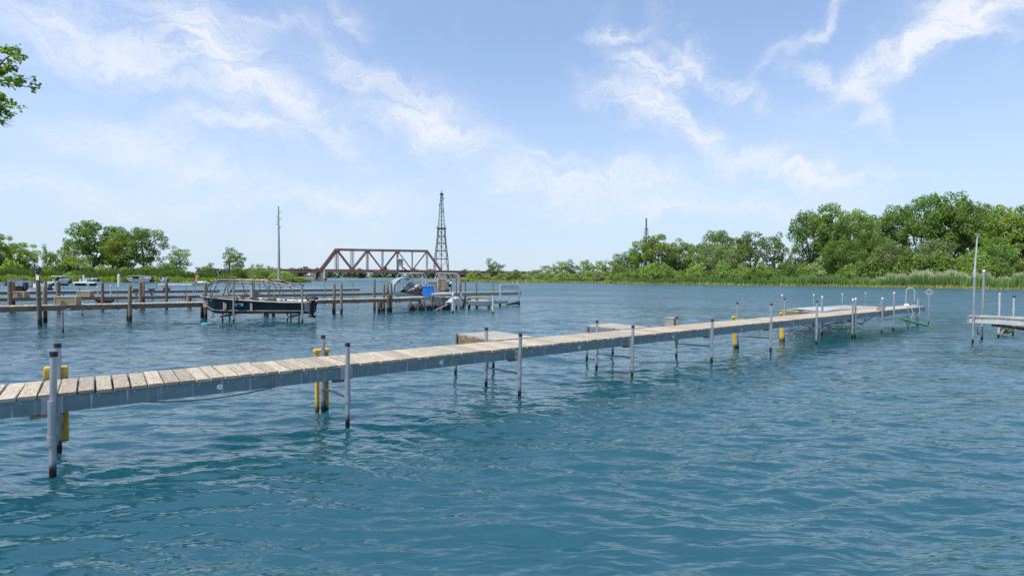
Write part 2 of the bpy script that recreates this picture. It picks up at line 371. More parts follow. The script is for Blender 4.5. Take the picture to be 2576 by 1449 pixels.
def np_mesh(name, verts, faces, mat, smooth=False):
    me = bpy.data.meshes.new(name); n = len(faces); k = faces.shape[1]
    me.vertices.add(len(verts)); me.vertices.foreach_set('co', verts.astype(np.float32).ravel())
    me.loops.add(n * k); me.loops.foreach_set('vertex_index', faces.astype(np.int32).ravel())
    me.polygons.add(n); me.polygons.foreach_set('loop_start', np.arange(0, n * k, k, dtype=np.int32))
    me.polygons.foreach_set('use_smooth', np.full(n, smooth))
    me.materials.append(MAT[mat] if isinstance(mat, str) else mat); me.update(calc_edges=True)
    return me

# ------------------------------------------------------------------ water
def build_water():
    def axis(c, d0, k1, lo, k2, hi, k3=0.0):
        a = [c]; 
        while a[-1] < hi: a.append(a[-1] + d0 + k2 * abs(a[-1] - c) + k3 * max(0, a[-1] - c - 38))
        b = [c]
        while b[-1] > lo: b.append(b[-1] - d0 - k1 * abs(b[-1] - c))
        return np.array(sorted(set(b[1:] + a)))
    xs = axis(0, .034, .0185, -3500, .0185, 3500)
    ys = axis(3.9, .022, .04, -400, .0065, 4500, .03)
    X, Y = np.meshgrid(xs, ys); dx = np.gradient(xs); dy = np.gradient(ys)
    sp = np.maximum(dx[None, :] * .35, dy[:, None])
    rng = np.random.default_rng(4); Z = np.zeros_like(X)
    # gentle domain warp so crests are not straight
    wx = X + .35 * np.sin(Y * .9 + 1.3 * np.sin(X * .37)) + .15 * np.sin(Y * 2.3 + X * .7)
    wy = Y + .30 * np.sin(X * .8 + .9 * np.sin(Y * .31)) + .13 * np.sin(X * 1.9 - Y * .6)
    lam = np.geomspace(.13, 3.6, 74)
    for i, l in enumerate(lam):
        th = math.radians(rng.normal(86, 20 if l < 1 else 26)); k = 2 * math.pi / l
        slope = .052 * (1.35 if l < .42 else .75 if l < 1.0 else .34)
        amp = slope / k
        ph = k * (math.cos(th) * wx + math.sin(th) * wy) + rng.uniform(0, 6.28)
        fade = np.clip((l / 3.2 - sp) / (l * .15), 0, 1)
        w = 1.9 * np.exp(1.5 * (np.sin(ph) - 1)) - .698
        patch = .7 + .5 * np.sin(X * rng.uniform(.1, .5) + Y * rng.uniform(.1, .5) + rng.uniform(0, 6))
        Z += amp * w * fade * patch
    nx, ny = len(xs), len(ys)
    idx = np.arange(nx * ny).reshape(ny, nx)
    fc = np.stack([idx[:-1, :-1], idx[:-1, 1:], idx[1:, 1:], idx[1:, :-1]], -1).reshape(-1, 4)
    m, nt, b = base_mat('lake_water', .03, 0, .5); N, Lk = nt.nodes, nt.links
    b.inputs['IOR'].default_value = 1.75; b.inputs['Specular IOR Level'].default_value = .6; b.inputs['Specular Tint'].default_value = (.92, .985, 1, 1)
    b.inputs['Base Color'].default_value = (.008, .05, .075, 1)
    b.subsurface_method = 'BURLEY'; b.inputs['Subsurface Weight'].default_value = 1.0; b.inputs['Subsurface Radius'].default_value = (1.0, 1.0, 1.0); b.inputs['Subsurface Scale'].default_value = 35.0
    tc = N.new('ShaderNodeNewGeometry')
    mp = N.new('ShaderNodeMapping'); mp.inputs['Scale'].default_value = (1, 3.0, 1); mp.inputs['Rotation'].default_value = (0, 0, .06); Lk.new(tc.outputs['Position'], mp.inputs['Vector'])
    def bumpn(scale, dist, strength, prev, detail=3, far=None):
        n = N.new('ShaderNodeTexNoise'); n.inputs['Scale'].default_value = scale; n.inputs['Detail'].default_value = detail; n.inputs['Distortion'].default_value = .6
        Lk.new(mp.outputs[0], n.inputs['Vector'])
        bp = N.new('ShaderNodeBump'); bp.inputs['Strength'].default_value = strength; bp.inputs['Distance'].default_value = dist
        Lk.new(n.outputs['Fac'], bp.inputs['Height'])
        if far:      # the bump takes over where the mesh gets too coarse for waves
            ln = N.new('ShaderNodeVectorMath'); ln.operation = 'LENGTH'; Lk.new(tc.outputs['Position'], ln.inputs[0])
            mr = N.new('ShaderNodeMapRange'); mr.inputs['From Min'].default_value = 8; mr.inputs['From Max'].default_value = 45; mr.inputs['To Min'].default_value = far; mr.inputs['To Max'].default_value = 1.0
            Lk.new(ln.outputs['Value'], mr.inputs['Value']); Lk.new(mr.outputs[0], bp.inputs['Strength'])
        if prev is not None: Lk.new(prev, bp.inputs['Normal'])
        return bp.outputs[0]
    p = bumpn(.8, .32, 1, None, 3, far=.06)
    p = bumpn(1.5, .036, 1, p, 2)
    p = bumpn(3.4, .017, 1, p, 2)
    Lk.new(p, b.inputs['Normal'])
    # ripples too small to resolve far away act as roughness
    ln = N.new('ShaderNodeVectorMath'); ln.operation = 'LENGTH'; Lk.new(tc.outputs['Position'], ln.inputs[0])
    rr = N.new('ShaderNodeMapRange'); rr.interpolation_type = 'SMOOTHSTEP'; rr.inputs['From Min'].default_value = 5; rr.inputs['From Max'].default_value = 75; rr.inputs['To Min'].default_value = .055; rr.inputs['To Max'].default_value = .43
    Lk.new(ln.outputs['Value'], rr.inputs['Value']); 
    mp2 = N.new('ShaderNodeMapping'); mp2.inputs['Scale'].default_value = (.035, .16, 1); mp2.inputs['Rotation'].default_value = (0, 0, .1); Lk.new(tc.outputs['Position'], mp2.inputs['Vector'])
    wn = N.new('ShaderNodeTexNoise'); wn.inputs['Scale'].default_value = 1.0; wn.inputs['Detail'].default_value = 5; Lk.new(mp2.outputs[0], wn.inputs['Vector'])
    wr = N.new('ShaderNodeMapRange'); wr.inputs['From Min'].default_value = .32; wr.inputs['From Max'].default_value = .68; wr.inputs['To Min'].default_value = .45; wr.inputs['To Max'].default_value = 1.25; Lk.new(wn.outputs['Fac'], wr.inputs['Value'])
    mu = N.new('ShaderNodeMath'); mu.operation = 'MULTIPLY'; Lk.new(rr.outputs[0], mu.inputs[0]); Lk.new(wr.outputs[0], mu.inputs[1]); Lk.new(mu.outputs[0], b.inputs['Roughness'])
    # patches of deeper and greener water
    n = N.new('ShaderNodeTexNoise'); n.inputs['Scale'].default_value = .12; Lk.new(tc.outputs['Position'], n.inputs['Vector'])
    mx = N.new('ShaderNodeMixRGB'); Lk.new(n.outputs['Fac'], mx.inputs[0]); mx.inputs[1].default_value = (.008, .060, .086, 1); mx.inputs[2].default_value = (.008, .064, .080, 1)
    Lk.new(mx.outputs[0], b.inputs['Base Color'])
    me = np_mesh('water', np.stack([X.ravel(), Y.ravel(), Z.ravel()], 1), fc, m, True)
    o = link('water', me, kind='structure')
build_water()
# river bed far below
MB().box(-4000, 4000, -500, 5000, -5.2, -5.0).build('lake_bed', 'land', kind='structure')

# ------------------------------------------------------------------ land
LEFT = [(-1700, 760), (-700, 735), (-300, 714), (0, 709), (100, 709), (200, 709.5), (320, 710), (450, 710.5), (560, 711), (650, 711.5), (720, 711.5), (765, 710.5)]
def poly_ground(pts, name, rise, far, end_close=True, maxdepth=900):
    """bank that starts at the shoreline points and runs away from the camera"""
    rows = [(-3.0, -1.2), (0, .02), (1.2, .25), (5, .5), (14, rise), (60, rise * 1.1), (far, rise * 1.2)]
    mb = MB(); vs = []
    P = [(Vector((p[0], p[1], 0)) if not isinstance(p, Vector) else p) for p in pts]
    for p in P:
        d = Vector((p.x, p.y, 0)).normalized()
        for (r, z) in rows: vs.append((p.x + d.x * r, p.y + d.y * r, z))
    k = len(rows); fs = []
    for i in range(len(P) - 1):
        for j in range(k - 1): fs.append((i * k + j, (i + 1) * k + j, (i + 1) * k + j + 1, i * k + j + 1))
    mb.add(vs, fs); return mb.build(name, 'land', smooth=True, kind='structure')
def dense(pts, n):
    P = [G(u, v) for u, v in pts]; out = []
    rs = random.Random(3)
    for i in range(len(P) - 1):
        for k in range(n):
            q = P[i].lerp(P[i + 1], k / n); j = rs.uniform(-.7, .7); q.y += j; out.append(q)
    out.append(P[-1]); return out
left_shore = dense(LEFT, 8)
RIGHT = [(1152, 709.3), (1180, 709), (1230, 709.5), (1290, 710.3), (1400, 711.2), (1500, 712.2), (1600, 714), (1750, 716), (1900, 718.5), (2050, 720.2), (2200, 722.3), (2350, 724.5), (2480, 727.5), (2576, 729), (2800, 734), (3400, 752), (4200, 780)]
right_shore = dense(RIGHT, 8)
# the left bank is a long spit, the right one a wide headland
poly_ground(left_shore, 'left_bank', .9, 120)
poly_ground(right_shore, 'right_bank', 1.0, 700)
far_shore = [Vector((x, 420 + 30 * math.sin(x * .013) + 12 * math.sin(x * .05), 0)) for x in range(-900, 260, 20)]
poly_ground(far_shore, 'far_shore', 1.5, 900)

# ------------------------------------------------------------------ vegetation generators
def leaf_cloud(rng, centers, radii, per, size, flat=.85, up=.35):
    """many folded leaf-sized quads spread through the clumps"""
    V = []; n_tot = 0
    for c, r in zip(centers, radii):
        n = int(per * (r ** 2))
        d = rng.normal(size=(n, 3)); d /= np.linalg.norm(d, axis=1)[:, None]
        rad = r * (rng.uniform(.25, 1.0, n) ** .45) * rng.uniform(.85, 1.12, n)
        p = c + d * rad[:, None] * np.array([1, 1, flat])
        nrm = d * .7 + rng.normal(size=(n, 3)) * .55 + np.array([0, 0, up]); nrm /= np.linalg.norm(nrm, axis=1)[:, None]
        a = np.cross(nrm, rng.normal(size=(n, 3))); a /= np.linalg.norm(a, axis=1)[:, None]; b = np.cross(nrm, a)
        s = size * rng.uniform(.6, 1.3, n)[:, None]
        q = np.stack([p - a * s * .62, p - b * s * .42 + nrm * s * .12, p + a * s * .62, p + b * s * .42 + nrm * s * .12], 1)
        V.append(q.reshape(-1, 3)); n_tot += n
    V = np.concatenate(V); F = np.arange(n_tot * 4).reshape(-1, 4)
    return V, F
def tree_meshes(seed, H=20, W=15, base=.30, nclump=46, limbs=6, per=46, size=.44, leaf='leaf', rc=(1.2, 2.2), lean=.0, trunk_r=.42):
    rng = np.random.default_rng(seed); rs = random.Random(seed)
    cz = H * (1 + base) / 2; rz = H * (1 - base) / 2; rx = W / 2
    centers = []; radii = []
    tries = 0
    while len(centers) < nclump and tries < 6000:
        tries += 1
        d = rng.normal(size=3); d /= np.linalg.norm(d); t = rng.uniform(.15, 1) ** .5
        top = 1.0 if d[2] > 0 else .85
        c = np.array([d[0] * rx * t * top, d[1] * rx * t * top, cz + d[2] * rz * t])
        r = rng.uniform(*rc)
        c[2] = min(c[2], H - r * .8)
        if all(np.linalg.norm(c - o) > (r + q) * .62 for o, q in zip(centers, radii)): centers.append(c); radii.append(r)
    wood = MB()
    fork = Vector((rs.uniform(-.03, .03) * H + lean * H * .1, 0, H * rs.uniform(.16, .26)))
    wood.tube([(0, 0, -.8), (0, 0, 0.2), fork * .5 + Vector((0, 0, .1)), fork], [trunk_r * 1.25, trunk_r * 1.1, trunk_r * .9, trunk_r * .8], 8)
    nodes = [(fork, trunk_r * .7)]
    for i in range(limbs):
        a = 2 * math.pi * (i + rs.uniform(-.25, .25)) / limbs; rr = rs.uniform(.25, .75) if i else .1
        end = Vector((math.cos(a) * rx * rr, math.sin(a) * rx * rr, cz + rz * rs.uniform(.15, .72)))
        m1 = fork.lerp(end, .4) + Vector((math.cos(a), math.sin(a), 0)) * rx * .16 + Vector((rs.uniform(-.6, .6), rs.uniform(-.6, .6), rs.uniform(-.4, .6)))
        m2 = fork.lerp(end, .72) + Vector((rs.uniform(-.7, .7), rs.uniform(-.7, .7), 0))
        r0 = trunk_r * rs.uniform(.45, .62)
        wood.tube([fork, m1, m2, end], [r0, r0 * .75, r0 * .5, r0 * .22], 6)
        for (p, q, ra, rb) in ((fork, m1, r0, r0 * .75), (m1, m2, r0 * .75, r0 * .5), (m2, end, r0 * .5, r0 * .22)):
            for k in range(1, 5): nodes.append((p.lerp(q, k / 4), ra + (rb - ra) * k / 4))
    for c, r in zip(centers, radii):
        cv = Vector(c); best = min(nodes, key=lambda nd: (nd[0] - cv).length + max(0, nd[0].z - cv.z) * .8)
        mid = best[0].lerp(cv, .5) + Vector((rs.uniform(-.3, .3), rs.uniform(-.3, .3), rs.uniform(.0, .4)))
        wood.tube([best[0], mid, cv], [min(best[1] * .6, .13), .08, .035], 5)
    V, F = leaf_cloud(rng, centers, radii, per, size)
    return wood.mesh('trunk', 'bark', True), np_mesh('crown', V, F, leaf)
def bush_meshes(seed, H=5, W=6, nclump=20, leaf='bush', per=85, size=.33, rc=(.7, 1.3)):
    rng = np.random.default_rng(seed); centers = []; radii = []
    for i in range(nclump):
        a = rng.uniform(0, 6.283); t = rng.uniform(0, 1) ** .6; r = rng.uniform(*rc)
        h = (H - r) * math.sqrt(max(.02, 1 - t * t * .85)) * rng.uniform(.45, 1)
        centers.append(np.array([math.cos(a) * t * (W / 2 - r * .5), math.sin(a) * t * (W / 2 - r * .5), max(h, r * .6)])); radii.append(r)
    for i in range(6):
        a = i * 1.05; centers.append(np.array([math.cos(a) * W * .3, math.sin(a) * W * .3, H * .22])); radii.append(H * .26)
    V, F = leaf_cloud(rng, centers, radii, per, size)
    wood = MB(); rs = random.Random(seed)
    for i in range(5):
        c = Vector(centers[i]); wood.tube([(rs.uniform(-.2, .2), rs.uniform(-.2, .2), -.4), c * .5 + Vector((0, 0, .2)), c], [.09, .06, .02], 5)
    return wood.mesh('stem', 'bark', True), np_mesh('crown', V, F, leaf)

TREE_KINDS = {
    'broad': [tree_meshes(11, leaf='leaf'), tree_meshes(12, leaf='leaf', W=16, nclump=52), tree_meshes(13, leaf='leafdk', W=13, limbs=5), tree_meshes(14, leaf='leaf', W=14, base=.22, nclump=50)],
    'open': [tree_meshes(21, leaf='leaf', nclump=52, rc=(1.2, 2.1), base=.18, per=60), tree_meshes(22, leaf='leafy', nclump=50, rc=(1.2, 2.1), W=14, base=.14, per=60), tree_meshes(23, leaf='leafdk', nclump=44, rc=(1.1, 2.0), W=12, base=.12, per=60)],
    'slim': [tree_meshes(31, leaf='leafdk', W=8, nclump=34, rc=(1.0, 1.7), base=.16, limbs=4), tree_meshes(32, leaf='leaf', W=9, nclump=36, rc=(1.0, 1.8), base=.14, limbs=4)],
    'small': [tree_meshes(41, H=10, W=8, nclump=22, rc=(.9, 1.5), size=.4, base=.14, leaf='leafy', trunk_r=.2, limbs=4), tree_meshes(42, H=10, W=7, nclump=20, rc=(.9, 1.4), size=.4, base=.12, leaf='leaf', trunk_r=.2, limbs=4)],
    'willow': [tree_meshes(51, H=14, W=12, nclump=40, rc=(1.3, 2.1), size=.4, base=.06, leaf='willow', trunk_r=.3, limbs=5)],
}
KIND_H = {'broad': (20, (15, 16, 13, 14)), 'open': (20, (15, 14, 12)), 'slim': (20, (8, 9)), 'small': (10, (8, 7)), 'willow': (14, (12,))}
BUSHES = [bush_meshes(61), bush_meshes(62, leaf='bush'), bush_meshes(63, leaf='willow'), bush_meshes(64, leaf='leafdk'), bush_meshes(65, leaf='leafy')]
rsd = random.Random(77)
protos = {}
def place_tree(kind, var, u, vtop, wpx, Y, label, group, ground=.8, name='tree'):
    if group == 'trees on the left shore': wpx *= .88
    wm, cm = TREE_KINDS[kind][var]
    p = PD(u, vtop, Y); H = p.z - ground; Wd = wpx * Y / F_PX
    h0, w0 = KIND_H[kind]; sc = (Wd / w0[var] * 1.2, Wd / w0[var] * 1.2, H / h0 * 1.02)
    loc = (p.x, Y, ground); rz = rsd.uniform(0, 6.28); key = (kind, var)
    if key not in protos:
        t = thing(name, label, 'tree', loc, rz, group); t.scale = sc
        a = link('trunk', wm, t); b = link('crown', cm, t); protos[key] = (t, (a, b)); return t
    t, parts = protos[key]
    r = copy_thing(t, parts, loc, rz, sc, label); r['group'] = group; return r
def place_bush(var, u, vtop, wpx, Y, label, group, ground=.6, name='bush'):
    p = PD(u, vtop, Y); H = max(.8, p.z - ground); Wd = wpx * Y / F_PX; sc = (Wd / 6 * 1.3, Wd / 6 * 1.3, H / 5 * 1.12)
    loc = (p.x, Y, ground); rz = rsd.uniform(0, 6.28); key = ('b', var)
    if key not in protos:
        t = thing(name, label, 'bush', loc, rz, group); t.scale = sc
        a = link('stem', BUSHES[var][0], t); b = link('crown', BUSHES[var][1], t); protos[key] = (t, (a, b)); return t
    t, parts = protos[key]
    r = copy_thing(t, parts, loc, rz, sc, label); r['group'] = group; return r

# ------------------------------------------------------------------ right shore trees
GR = 'tall trees on the right shore'
right_trees = [
    ('open', 0, 1612, 606, 62, 205, 'leafy tree just left of the far grey transmission mast'),
    ('open', 1, 1660, 590, 88, 200, 'spreading tree with dark forked trunk right beneath the far transmission mast'),
    ('slim', 1, 1712, 601, 62, 200, 'medium tree in the second place right of the transmission mast'),
    ('open', 2, 1748, 606, 52, 215, 'thin sparse tree behind the rounded willow on the right shore'),
    ('willow', 0, 1780, 608, 82, 190, 'rounded grey green willow left of the two dead bare trees'),
    ('broad', 3, 1806, 582, 66, 205, 'tallest tree in the middle group, rising behind the rounded willow'),
    ('willow', 0, 1843, 612, 60, 198, 'smaller pale willow shaped tree in the middle group'),
    ('open', 2, 1858, 588, 58, 208, 'airy tree with feathery top in the middle group'),
    ('slim', 0, 1897, 584, 56, 195, 'dark upright tree left of the first dead bare tree'),
    ('slim', 1, 1950, 585, 52, 195, 'narrow full tree standing between the two dead bare trees'),
    ('small', 0, 2012, 618, 46, 190, 'small pale tree right of the second dead bare tree, under the tall grove edge'),
    ('broad', 2, 2047, 518, 88, 182, 'tall dark tree forming the left edge of the highest grove'),
    ('broad', 0, 2098, 515, 96, 178, 'tall crowned tree second from the left edge of the highest grove'),
    ('open', 0, 2150, 530, 90, 178, 'loose crowned tree where the highest grove dips on its left side'),
    ('broad', 1, 2182, 560, 76, 172, 'lower broad tree filling the dip of the highest grove'),
    ('open', 2, 2212, 523, 78, 180, 'openwork tree with sky showing through, left of the grove summit'),
    ('broad', 3, 2262, 519, 74, 182, 'olive green tree directly left of the grove summit'),
    ('broad', 1, 2325, 495, 112, 178, 'huge tree forming the left shoulder of the grove summit'),
    ('broad', 0, 2385, 490, 118, 176, 'highest tree of the whole shore with a domed crown'),
    ('open', 0, 2430, 502, 100, 172, 'large tree with long dark limbs behind the thin upright dock pole'),
    ('broad', 3, 2470, 520, 84, 180, 'tree on the falling right shoulder of the grove summit'),
    ('open', 1, 2520, 516, 104, 172, 'light crowned tree near the right margin of the grove'),
    ('broad', 2, 2578, 520, 84, 170, 'dark tree cut by the right margin of the view'),
    ('willow', 0, 2345, 600, 80, 160, 'pale willow like tree below the grove summit'),
    ('willow', 0, 2235, 608, 74, 163, 'soft green understorey tree left of the pale willow below the summit'),
    ('broad', 1, 2120, 605, 84, 166, 'understorey tree in front of the left part of the highest grove'),
    ('broad', 0, 2500, 600, 90, 160, 'understorey tree right of the thin upright dock pole'),
    ('broad', 3, 2660, 520, 110, 165, 'large tree outside the right margin of the view'),
    ('open', 0, 2760, 535, 120, 160, 'large loose tree well outside the right margin of the view'),
]
for (k, vv, u, vt, w, Y, lab) in right_trees: place_tree(k, vv, u, vt, w, Y, lab, GR)
GL = 'row of small trees left of the transmission mast'
for i, (u, vt, w, Y, lab) in enumerate([
    (1371, 667, 34, 235, 'low dome shaped tree at the left end of the small tree row'),
    (1402, 657, 22, 230, 'round topped small tree, second in the row right of the bridge embankment'),
    (1418, 655, 24, 232, 'small tree leaning against its taller right neighbour in the low row'),
    (1437, 652, 28, 228, 'tallest small tree in the left half of the low row'),
    (1468, 654, 28, 226, 'small tree on the left of the middle pair in the low row'),
    (1484, 653, 24, 228, 'pointed small tree on the right of the middle pair in the low row'),
    (1512, 653, 28, 222, 'pointed small tree after the gap in the low row'),
    (1531, 657, 26, 224, 'flat topped small tree after the gap in the low row'),
    (1560, 638, 36, 215, 'taller tree where the low row starts to climb to the right'),
    (1588, 634, 40, 210, 'dark tree last of the low row, before the transmission mast')]):
    place_tree('small' if w < 34 or i == 0 else 'slim', i % 2, u, vt, w * 1.15, Y, lab, GL)
place_tree('small', 1, 1242, 649, 40, 200, 'single round tree standing right of the rusty bridge', 'lone trees')
# dead trees
def dead_tree(u, vtop, Y, lab, seed):
    p = PD(u, vtop, Y); H = p.z - .8; rs = random.Random(seed)
    t = thing('dead_tree', lab, 'dead tree', (p.x, Y, .8), 0, 'dead bare trees'); mb = MB()
    mb.tube([(0, 0, -.6), (.2, 0, H * .35), (-.1, 0, H * .55)], [.28, .2, .16], 7).build('trunk', 'deadwood', t, True)
    mb = MB()
    for k in range(7):
        s0 = Vector((-.1 + rs.uniform(-.1, .1), 0, H * rs.uniform(.42, .55))); a = rs.choice([-1, 1]) * rs.uniform(.15, .5)
        e = Vector((a * H * .35, rs.uniform(-1, 1), H * rs.uniform(.75, 1)))
        m_ = s0.lerp(e, .5) + Vector((a * 1.2, 0, -.3)); mb.tube([s0, m_, e], [.13, .09, .03], 5)
        for q in range(2):
            b0 = m_.lerp(e, rs.uniform(.1, .7)); mb.tube([b0, b0 + Vector((rs.uniform(-1.3, 1.3), rs.uniform(-.5, .5), rs.uniform(.6, 1.8)))], [.06, .02], 4)
    mb.build('branches', 'deadwood', t, True)
dead_tree(1922, 603, 192, 'bare dead tree leaning between two leafy trees, left one of the two', 1)
dead_tree(1987, 597, 192, 'bare pale dead tree against the sky left of the highest grove', 2)

# bushes in front of the groves
class Zones:
    def __init__(s, marks): s.m = marks; s.n = {}; s.tot = {}
    def label(s, u, kind):
        k = max([i for i, (a, b) in enumerate(s.m) if a <= u] or [0]); s.n[k] = s.n.get(k, 0) + 1
        o = ['leftmost', 'second', 'third', 'fourth', 'fifth', 'sixth', 'seventh'][min(6, s.n[k] - 1)]
        return f"{kind}, {o} {s.m[k][1]}"
ZR = Zones([(1500, 'below the transmission mast'), (1665, 'left of the grey green willow'), (1745, 'below the grey green willow'), (1825, 'left of the dead trees'), (1905, 'below the two dead trees'),
    (1995, 'beside the second dead tree'), (2035, 'at the left foot of the highest grove'), (2110, 'below the dip of the highest grove'), (2190, 'left of the grove summit'), (2255, 'just left below the grove summit'),
    (2310, 'under the left half of the grove summit'), (2370, 'under the right half of the grove summit'), (2425, 'behind the tall thin dock pole'), (2480, 'right of the tall dock poles'), (2535, 'at the right margin')])
ZM = Zones([(1100, 'right beside the bridge end'), (1225, 'below the single round tree'), (1290, 'left of the small tree row'), (1355, 'under the dome shaped small tree'), (1425, 'under the low tree row'), (1500, 'where the tree row climbs'), (1560, 'near the reeds')])
ZL = Zones([(-100, 'by the left margin'), (90, 'by the lollipop tree'), (190, 'under the largest left shore tree'), (320, 'under the wide dark based tree'), (395, 'left of the separate rounded tree'), (470, 'on the hedge left of the tree pair'), (560, 'by the upright tree pair'), (660, 'left of the tall bare pole'), (705, 'right of the tall bare pole')])
gb = 'bushes in front of the right shore trees'
def shore_y(u):
    return min(right_shore, key=lambda p: abs(U0 + F_PX * p.x / p.y - u)).y
for i in range(58):
    u = 1560 + i * 18.2 + rsd.uniform(-10, 10)
    big = u > 2040
    vt = (rsd.uniform(610, 668) if big else rsd.uniform(650, 682)); Y = shore_y(u) + (rsd.uniform(16, 26) if big else rsd.uniform(8, 18)); w = rsd.uniform(38, 70) if big else rsd.uniform(26, 48)
    place_bush(i % 5 if i % 2 else 1, u, vt, w, Y, ZR.label(u, ['round green bush', 'sunlit round bush', 'grey green bush', 'dark green bush', 'yellow green bush'][i % 5 if i % 2 else 1]), gb)
gm_ = 'willow scrub between the bridge and the small tree row'
for i in range(30):
    u = 1192 + i * 13.6 + rsd.uniform(-5, 5)
    place_bush(2 if i % 3 else 0, u, rsd.uniform(679, 690), rsd.uniform(26, 46), rsd.uniform(196, 214) - (u - 1190) * .03, ZM.label(u, 'low willow bush' if i % 3 else 'low green bush'), gm_, ground=.3)

# ------------------------------------------------------------------ left shore trees
GT = 'trees on the left shore'
left_trees = [
    ('open', 1, -6, 588, 66, 128, 'bright yellow green tree cut by the left margin of the view'),
    ('open', 1, 52, 610, 74, 140, 'broad bright tree second from the left margin'),
    ('small', 1, 119, 614, 28, 138, 'slim lollipop shaped tree on a thin bare stem'),
    ('small', 0, 148, 630, 52, 142, 'rounded tree between the lollipop tree and the big group'),
    ('slim', 1, 174, 600, 44, 148, 'narrow tree leaning on the left of the big left shore group'),
    ('open', 0, 232, 557, 112, 146, 'largest left shore tree with dark forked trunk and domed top'),
    ('open', 2, 284, 558, 62, 152, 'tall narrow tree behind, in the middle of the left shore group'),
    ('open', 1, 304, 588, 80, 144, 'bright lower tree in the middle of the left shore group'),
    ('broad', 3, 360, 576, 100, 145, 'wide dark based tree at the right end of the left shore group'),
    ('small', 0, 200, 640, 56, 138, 'low tree at the foot of the big left shore group'),
    ('small', 1, 421, 646, 40, 146, 'low bush like tree left of the separate rounded tree'),
    ('slim', 1, 452, 620, 48, 146, 'separate rounded tree right of the left shore group'),
    ('small', 1, 521, 660, 40, 150, 'tiny sparse tree with a pointed tip on the hedge line'),
    ('slim', 0, 578, 622, 30, 146, 'dark left half of the upright tree pair'),
    ('slim', 1, 600, 630, 30, 144, 'sunlit right half of the upright tree pair'),
    ('small', 1, 630, 664, 24, 150, 'first of three tiny trees left of the tall bare pole'),
    ('small', 0, 651, 663, 26, 150, 'second of three tiny trees left of the tall bare pole'),
    ('small', 1, 669, 668, 22, 150, 'third of three tiny trees, nearest the tall bare pole'),
    ('open', 0, -90, 560, 120, 125, 'tree outside the left margin of the view'),
]
for (k, vv, u, vt, w, Y, lab) in left_trees: place_tree(k, vv, u, vt, w, Y, lab, GT)
gl = 'bushes along the left shore'
for (u, vt, w, Y, var) in sorted([(54, 679, 66, 124, 3), (20, 655, 60, 126, 4), (-30, 650, 70, 122, 4), (130, 660, 46, 130, 1), (112, 672, 40, 126, 1), (165, 655, 50, 130, 3), (187, 684, 40, 124, 0),
    (215, 668, 50, 134, 3), (262, 667, 46, 136, 0), (298, 665, 40, 136, 1), (330, 672, 40, 134, 3), (375, 666, 60, 132, 3), (345, 690, 50, 124, 3), (410, 662, 50, 138, 0), (440, 668, 40, 138, 1), (480, 676, 50, 138, 1),
    (600, 672, 36, 132, 3), (640, 676, 50, 134, 2), (672, 678, 50, 134, 0), (690, 676, 46, 136, 2), (712, 682, 52, 134, 0), (735, 690, 40, 132, 0), (752, 699, 26, 130, 0), (770, 700, 22, 131, 1), (570, 690, 44, 128, 1)]):
    place_bush(var, u, vt, w, Y, ZL.label(u, ['green bush', 'sunlit bush', 'grey green bush', 'dark bush', 'yellow green bush'][var] + ' on the left shore'), gl, ground=.2)

# ------------------------------------------------------------------ reeds, grasses, far woods
def blades(name, shore, d0, d1, h0, h1, n, width, mat, seed, urange=None, hfun=None, lean=.25, zbase=.1):
    rng = np.random.default_rng(seed); P = np.array([[p.x, p.y] for p in shore])
    seg = np.linalg.norm(np.diff(P, axis=0), axis=1); cs = np.concatenate([[0], np.cumsum(seg)]); L = cs[-1]
    s = rng.uniform(0, L, n); i = np.clip(np.searchsorted(cs, s) - 1, 0, len(seg) - 1); f = (s - cs[i]) / seg[i]
    b = P[i] + (P[i + 1] - P[i]) * f[:, None]; rad = b / np.linalg.norm(b, axis=1)[:, None]
    dep = d0 + (d1 - d0) * rng.uniform(0, 1, n) ** 1.0
    q = b + rad * dep[:, None]
    u = b[:, 0] / b[:, 1] * F_PX + U0
    keep = np.ones(n, bool)
    if urange: keep &= (u > urange[0]) & (u < urange[1])
    h = rng.uniform(h0, h1, n) * (.86 + .16 * np.sin(s * .21) + .12 * np.sin(s * .9 + 1) + .10 * np.sin(s * 2.3 + 2) + .07 * np.sin(s * 5.1))
    if hfun is not None: h = h * hfun(u)
    z0 = zbase + np.clip(dep, 0, 14) * .05
    q, h, z0, n2 = q[keep], h[keep], z0[keep], keep.sum()
    a = rng.uniform(0, 3.14, n2); w = width * rng.uniform(.6, 1.3, n2)
    ax = np.stack([np.cos(a), np.sin(a)], 1) * w[:, None] / 2
    tip = q + rng.normal(size=(n2, 2)) * (h * lean * .4)[:, None] + np.array([.18, 0]) * h[:, None] * lean
    V = np.zeros((n2, 4, 3))
    V[:, 0, :2] = q - ax; V[:, 1, :2] = q + ax; V[:, 2, :2] = tip + ax * .25; V[:, 3, :2] = tip - ax * .25
    V[:, 0, 2] = z0 - .2; V[:, 1, 2] = z0 - .2; V[:, 2, 2] = z0 + h; V[:, 3, 2] = z0 + h * .93
    return np_mesh(name, V.reshape(-1, 3), np.arange(n2 * 4).reshape(-1, 4), mat)
def stuff(name, me, label):
    o = link(name, me, kind='stuff'); o['label'] = label; o['category'] = 'vegetation'; return o
hr = lambda u: np.clip(.62 + (u - 1560) / 1000 * .55, .5, 1.15)
stuff('reed_bed', blades('reed_bed', right_shore, 0, 9, 2.4, 3.3, 26000, .22, 'reed', 1, (1545, 4000), hr), 'tall green reeds growing in the water edge of the right shore')
stuff('pale_reed_bed', blades('pale_reed_bed', right_shore, 2.5, 24, 3.1, 3.9, 30000, .30, 'reedpale', 2, (2060, 4200), lambda u: np.clip((u - 2000) / 260, .55, 1.0)), 'pale plumed reeds behind the green reeds on the far right shore')
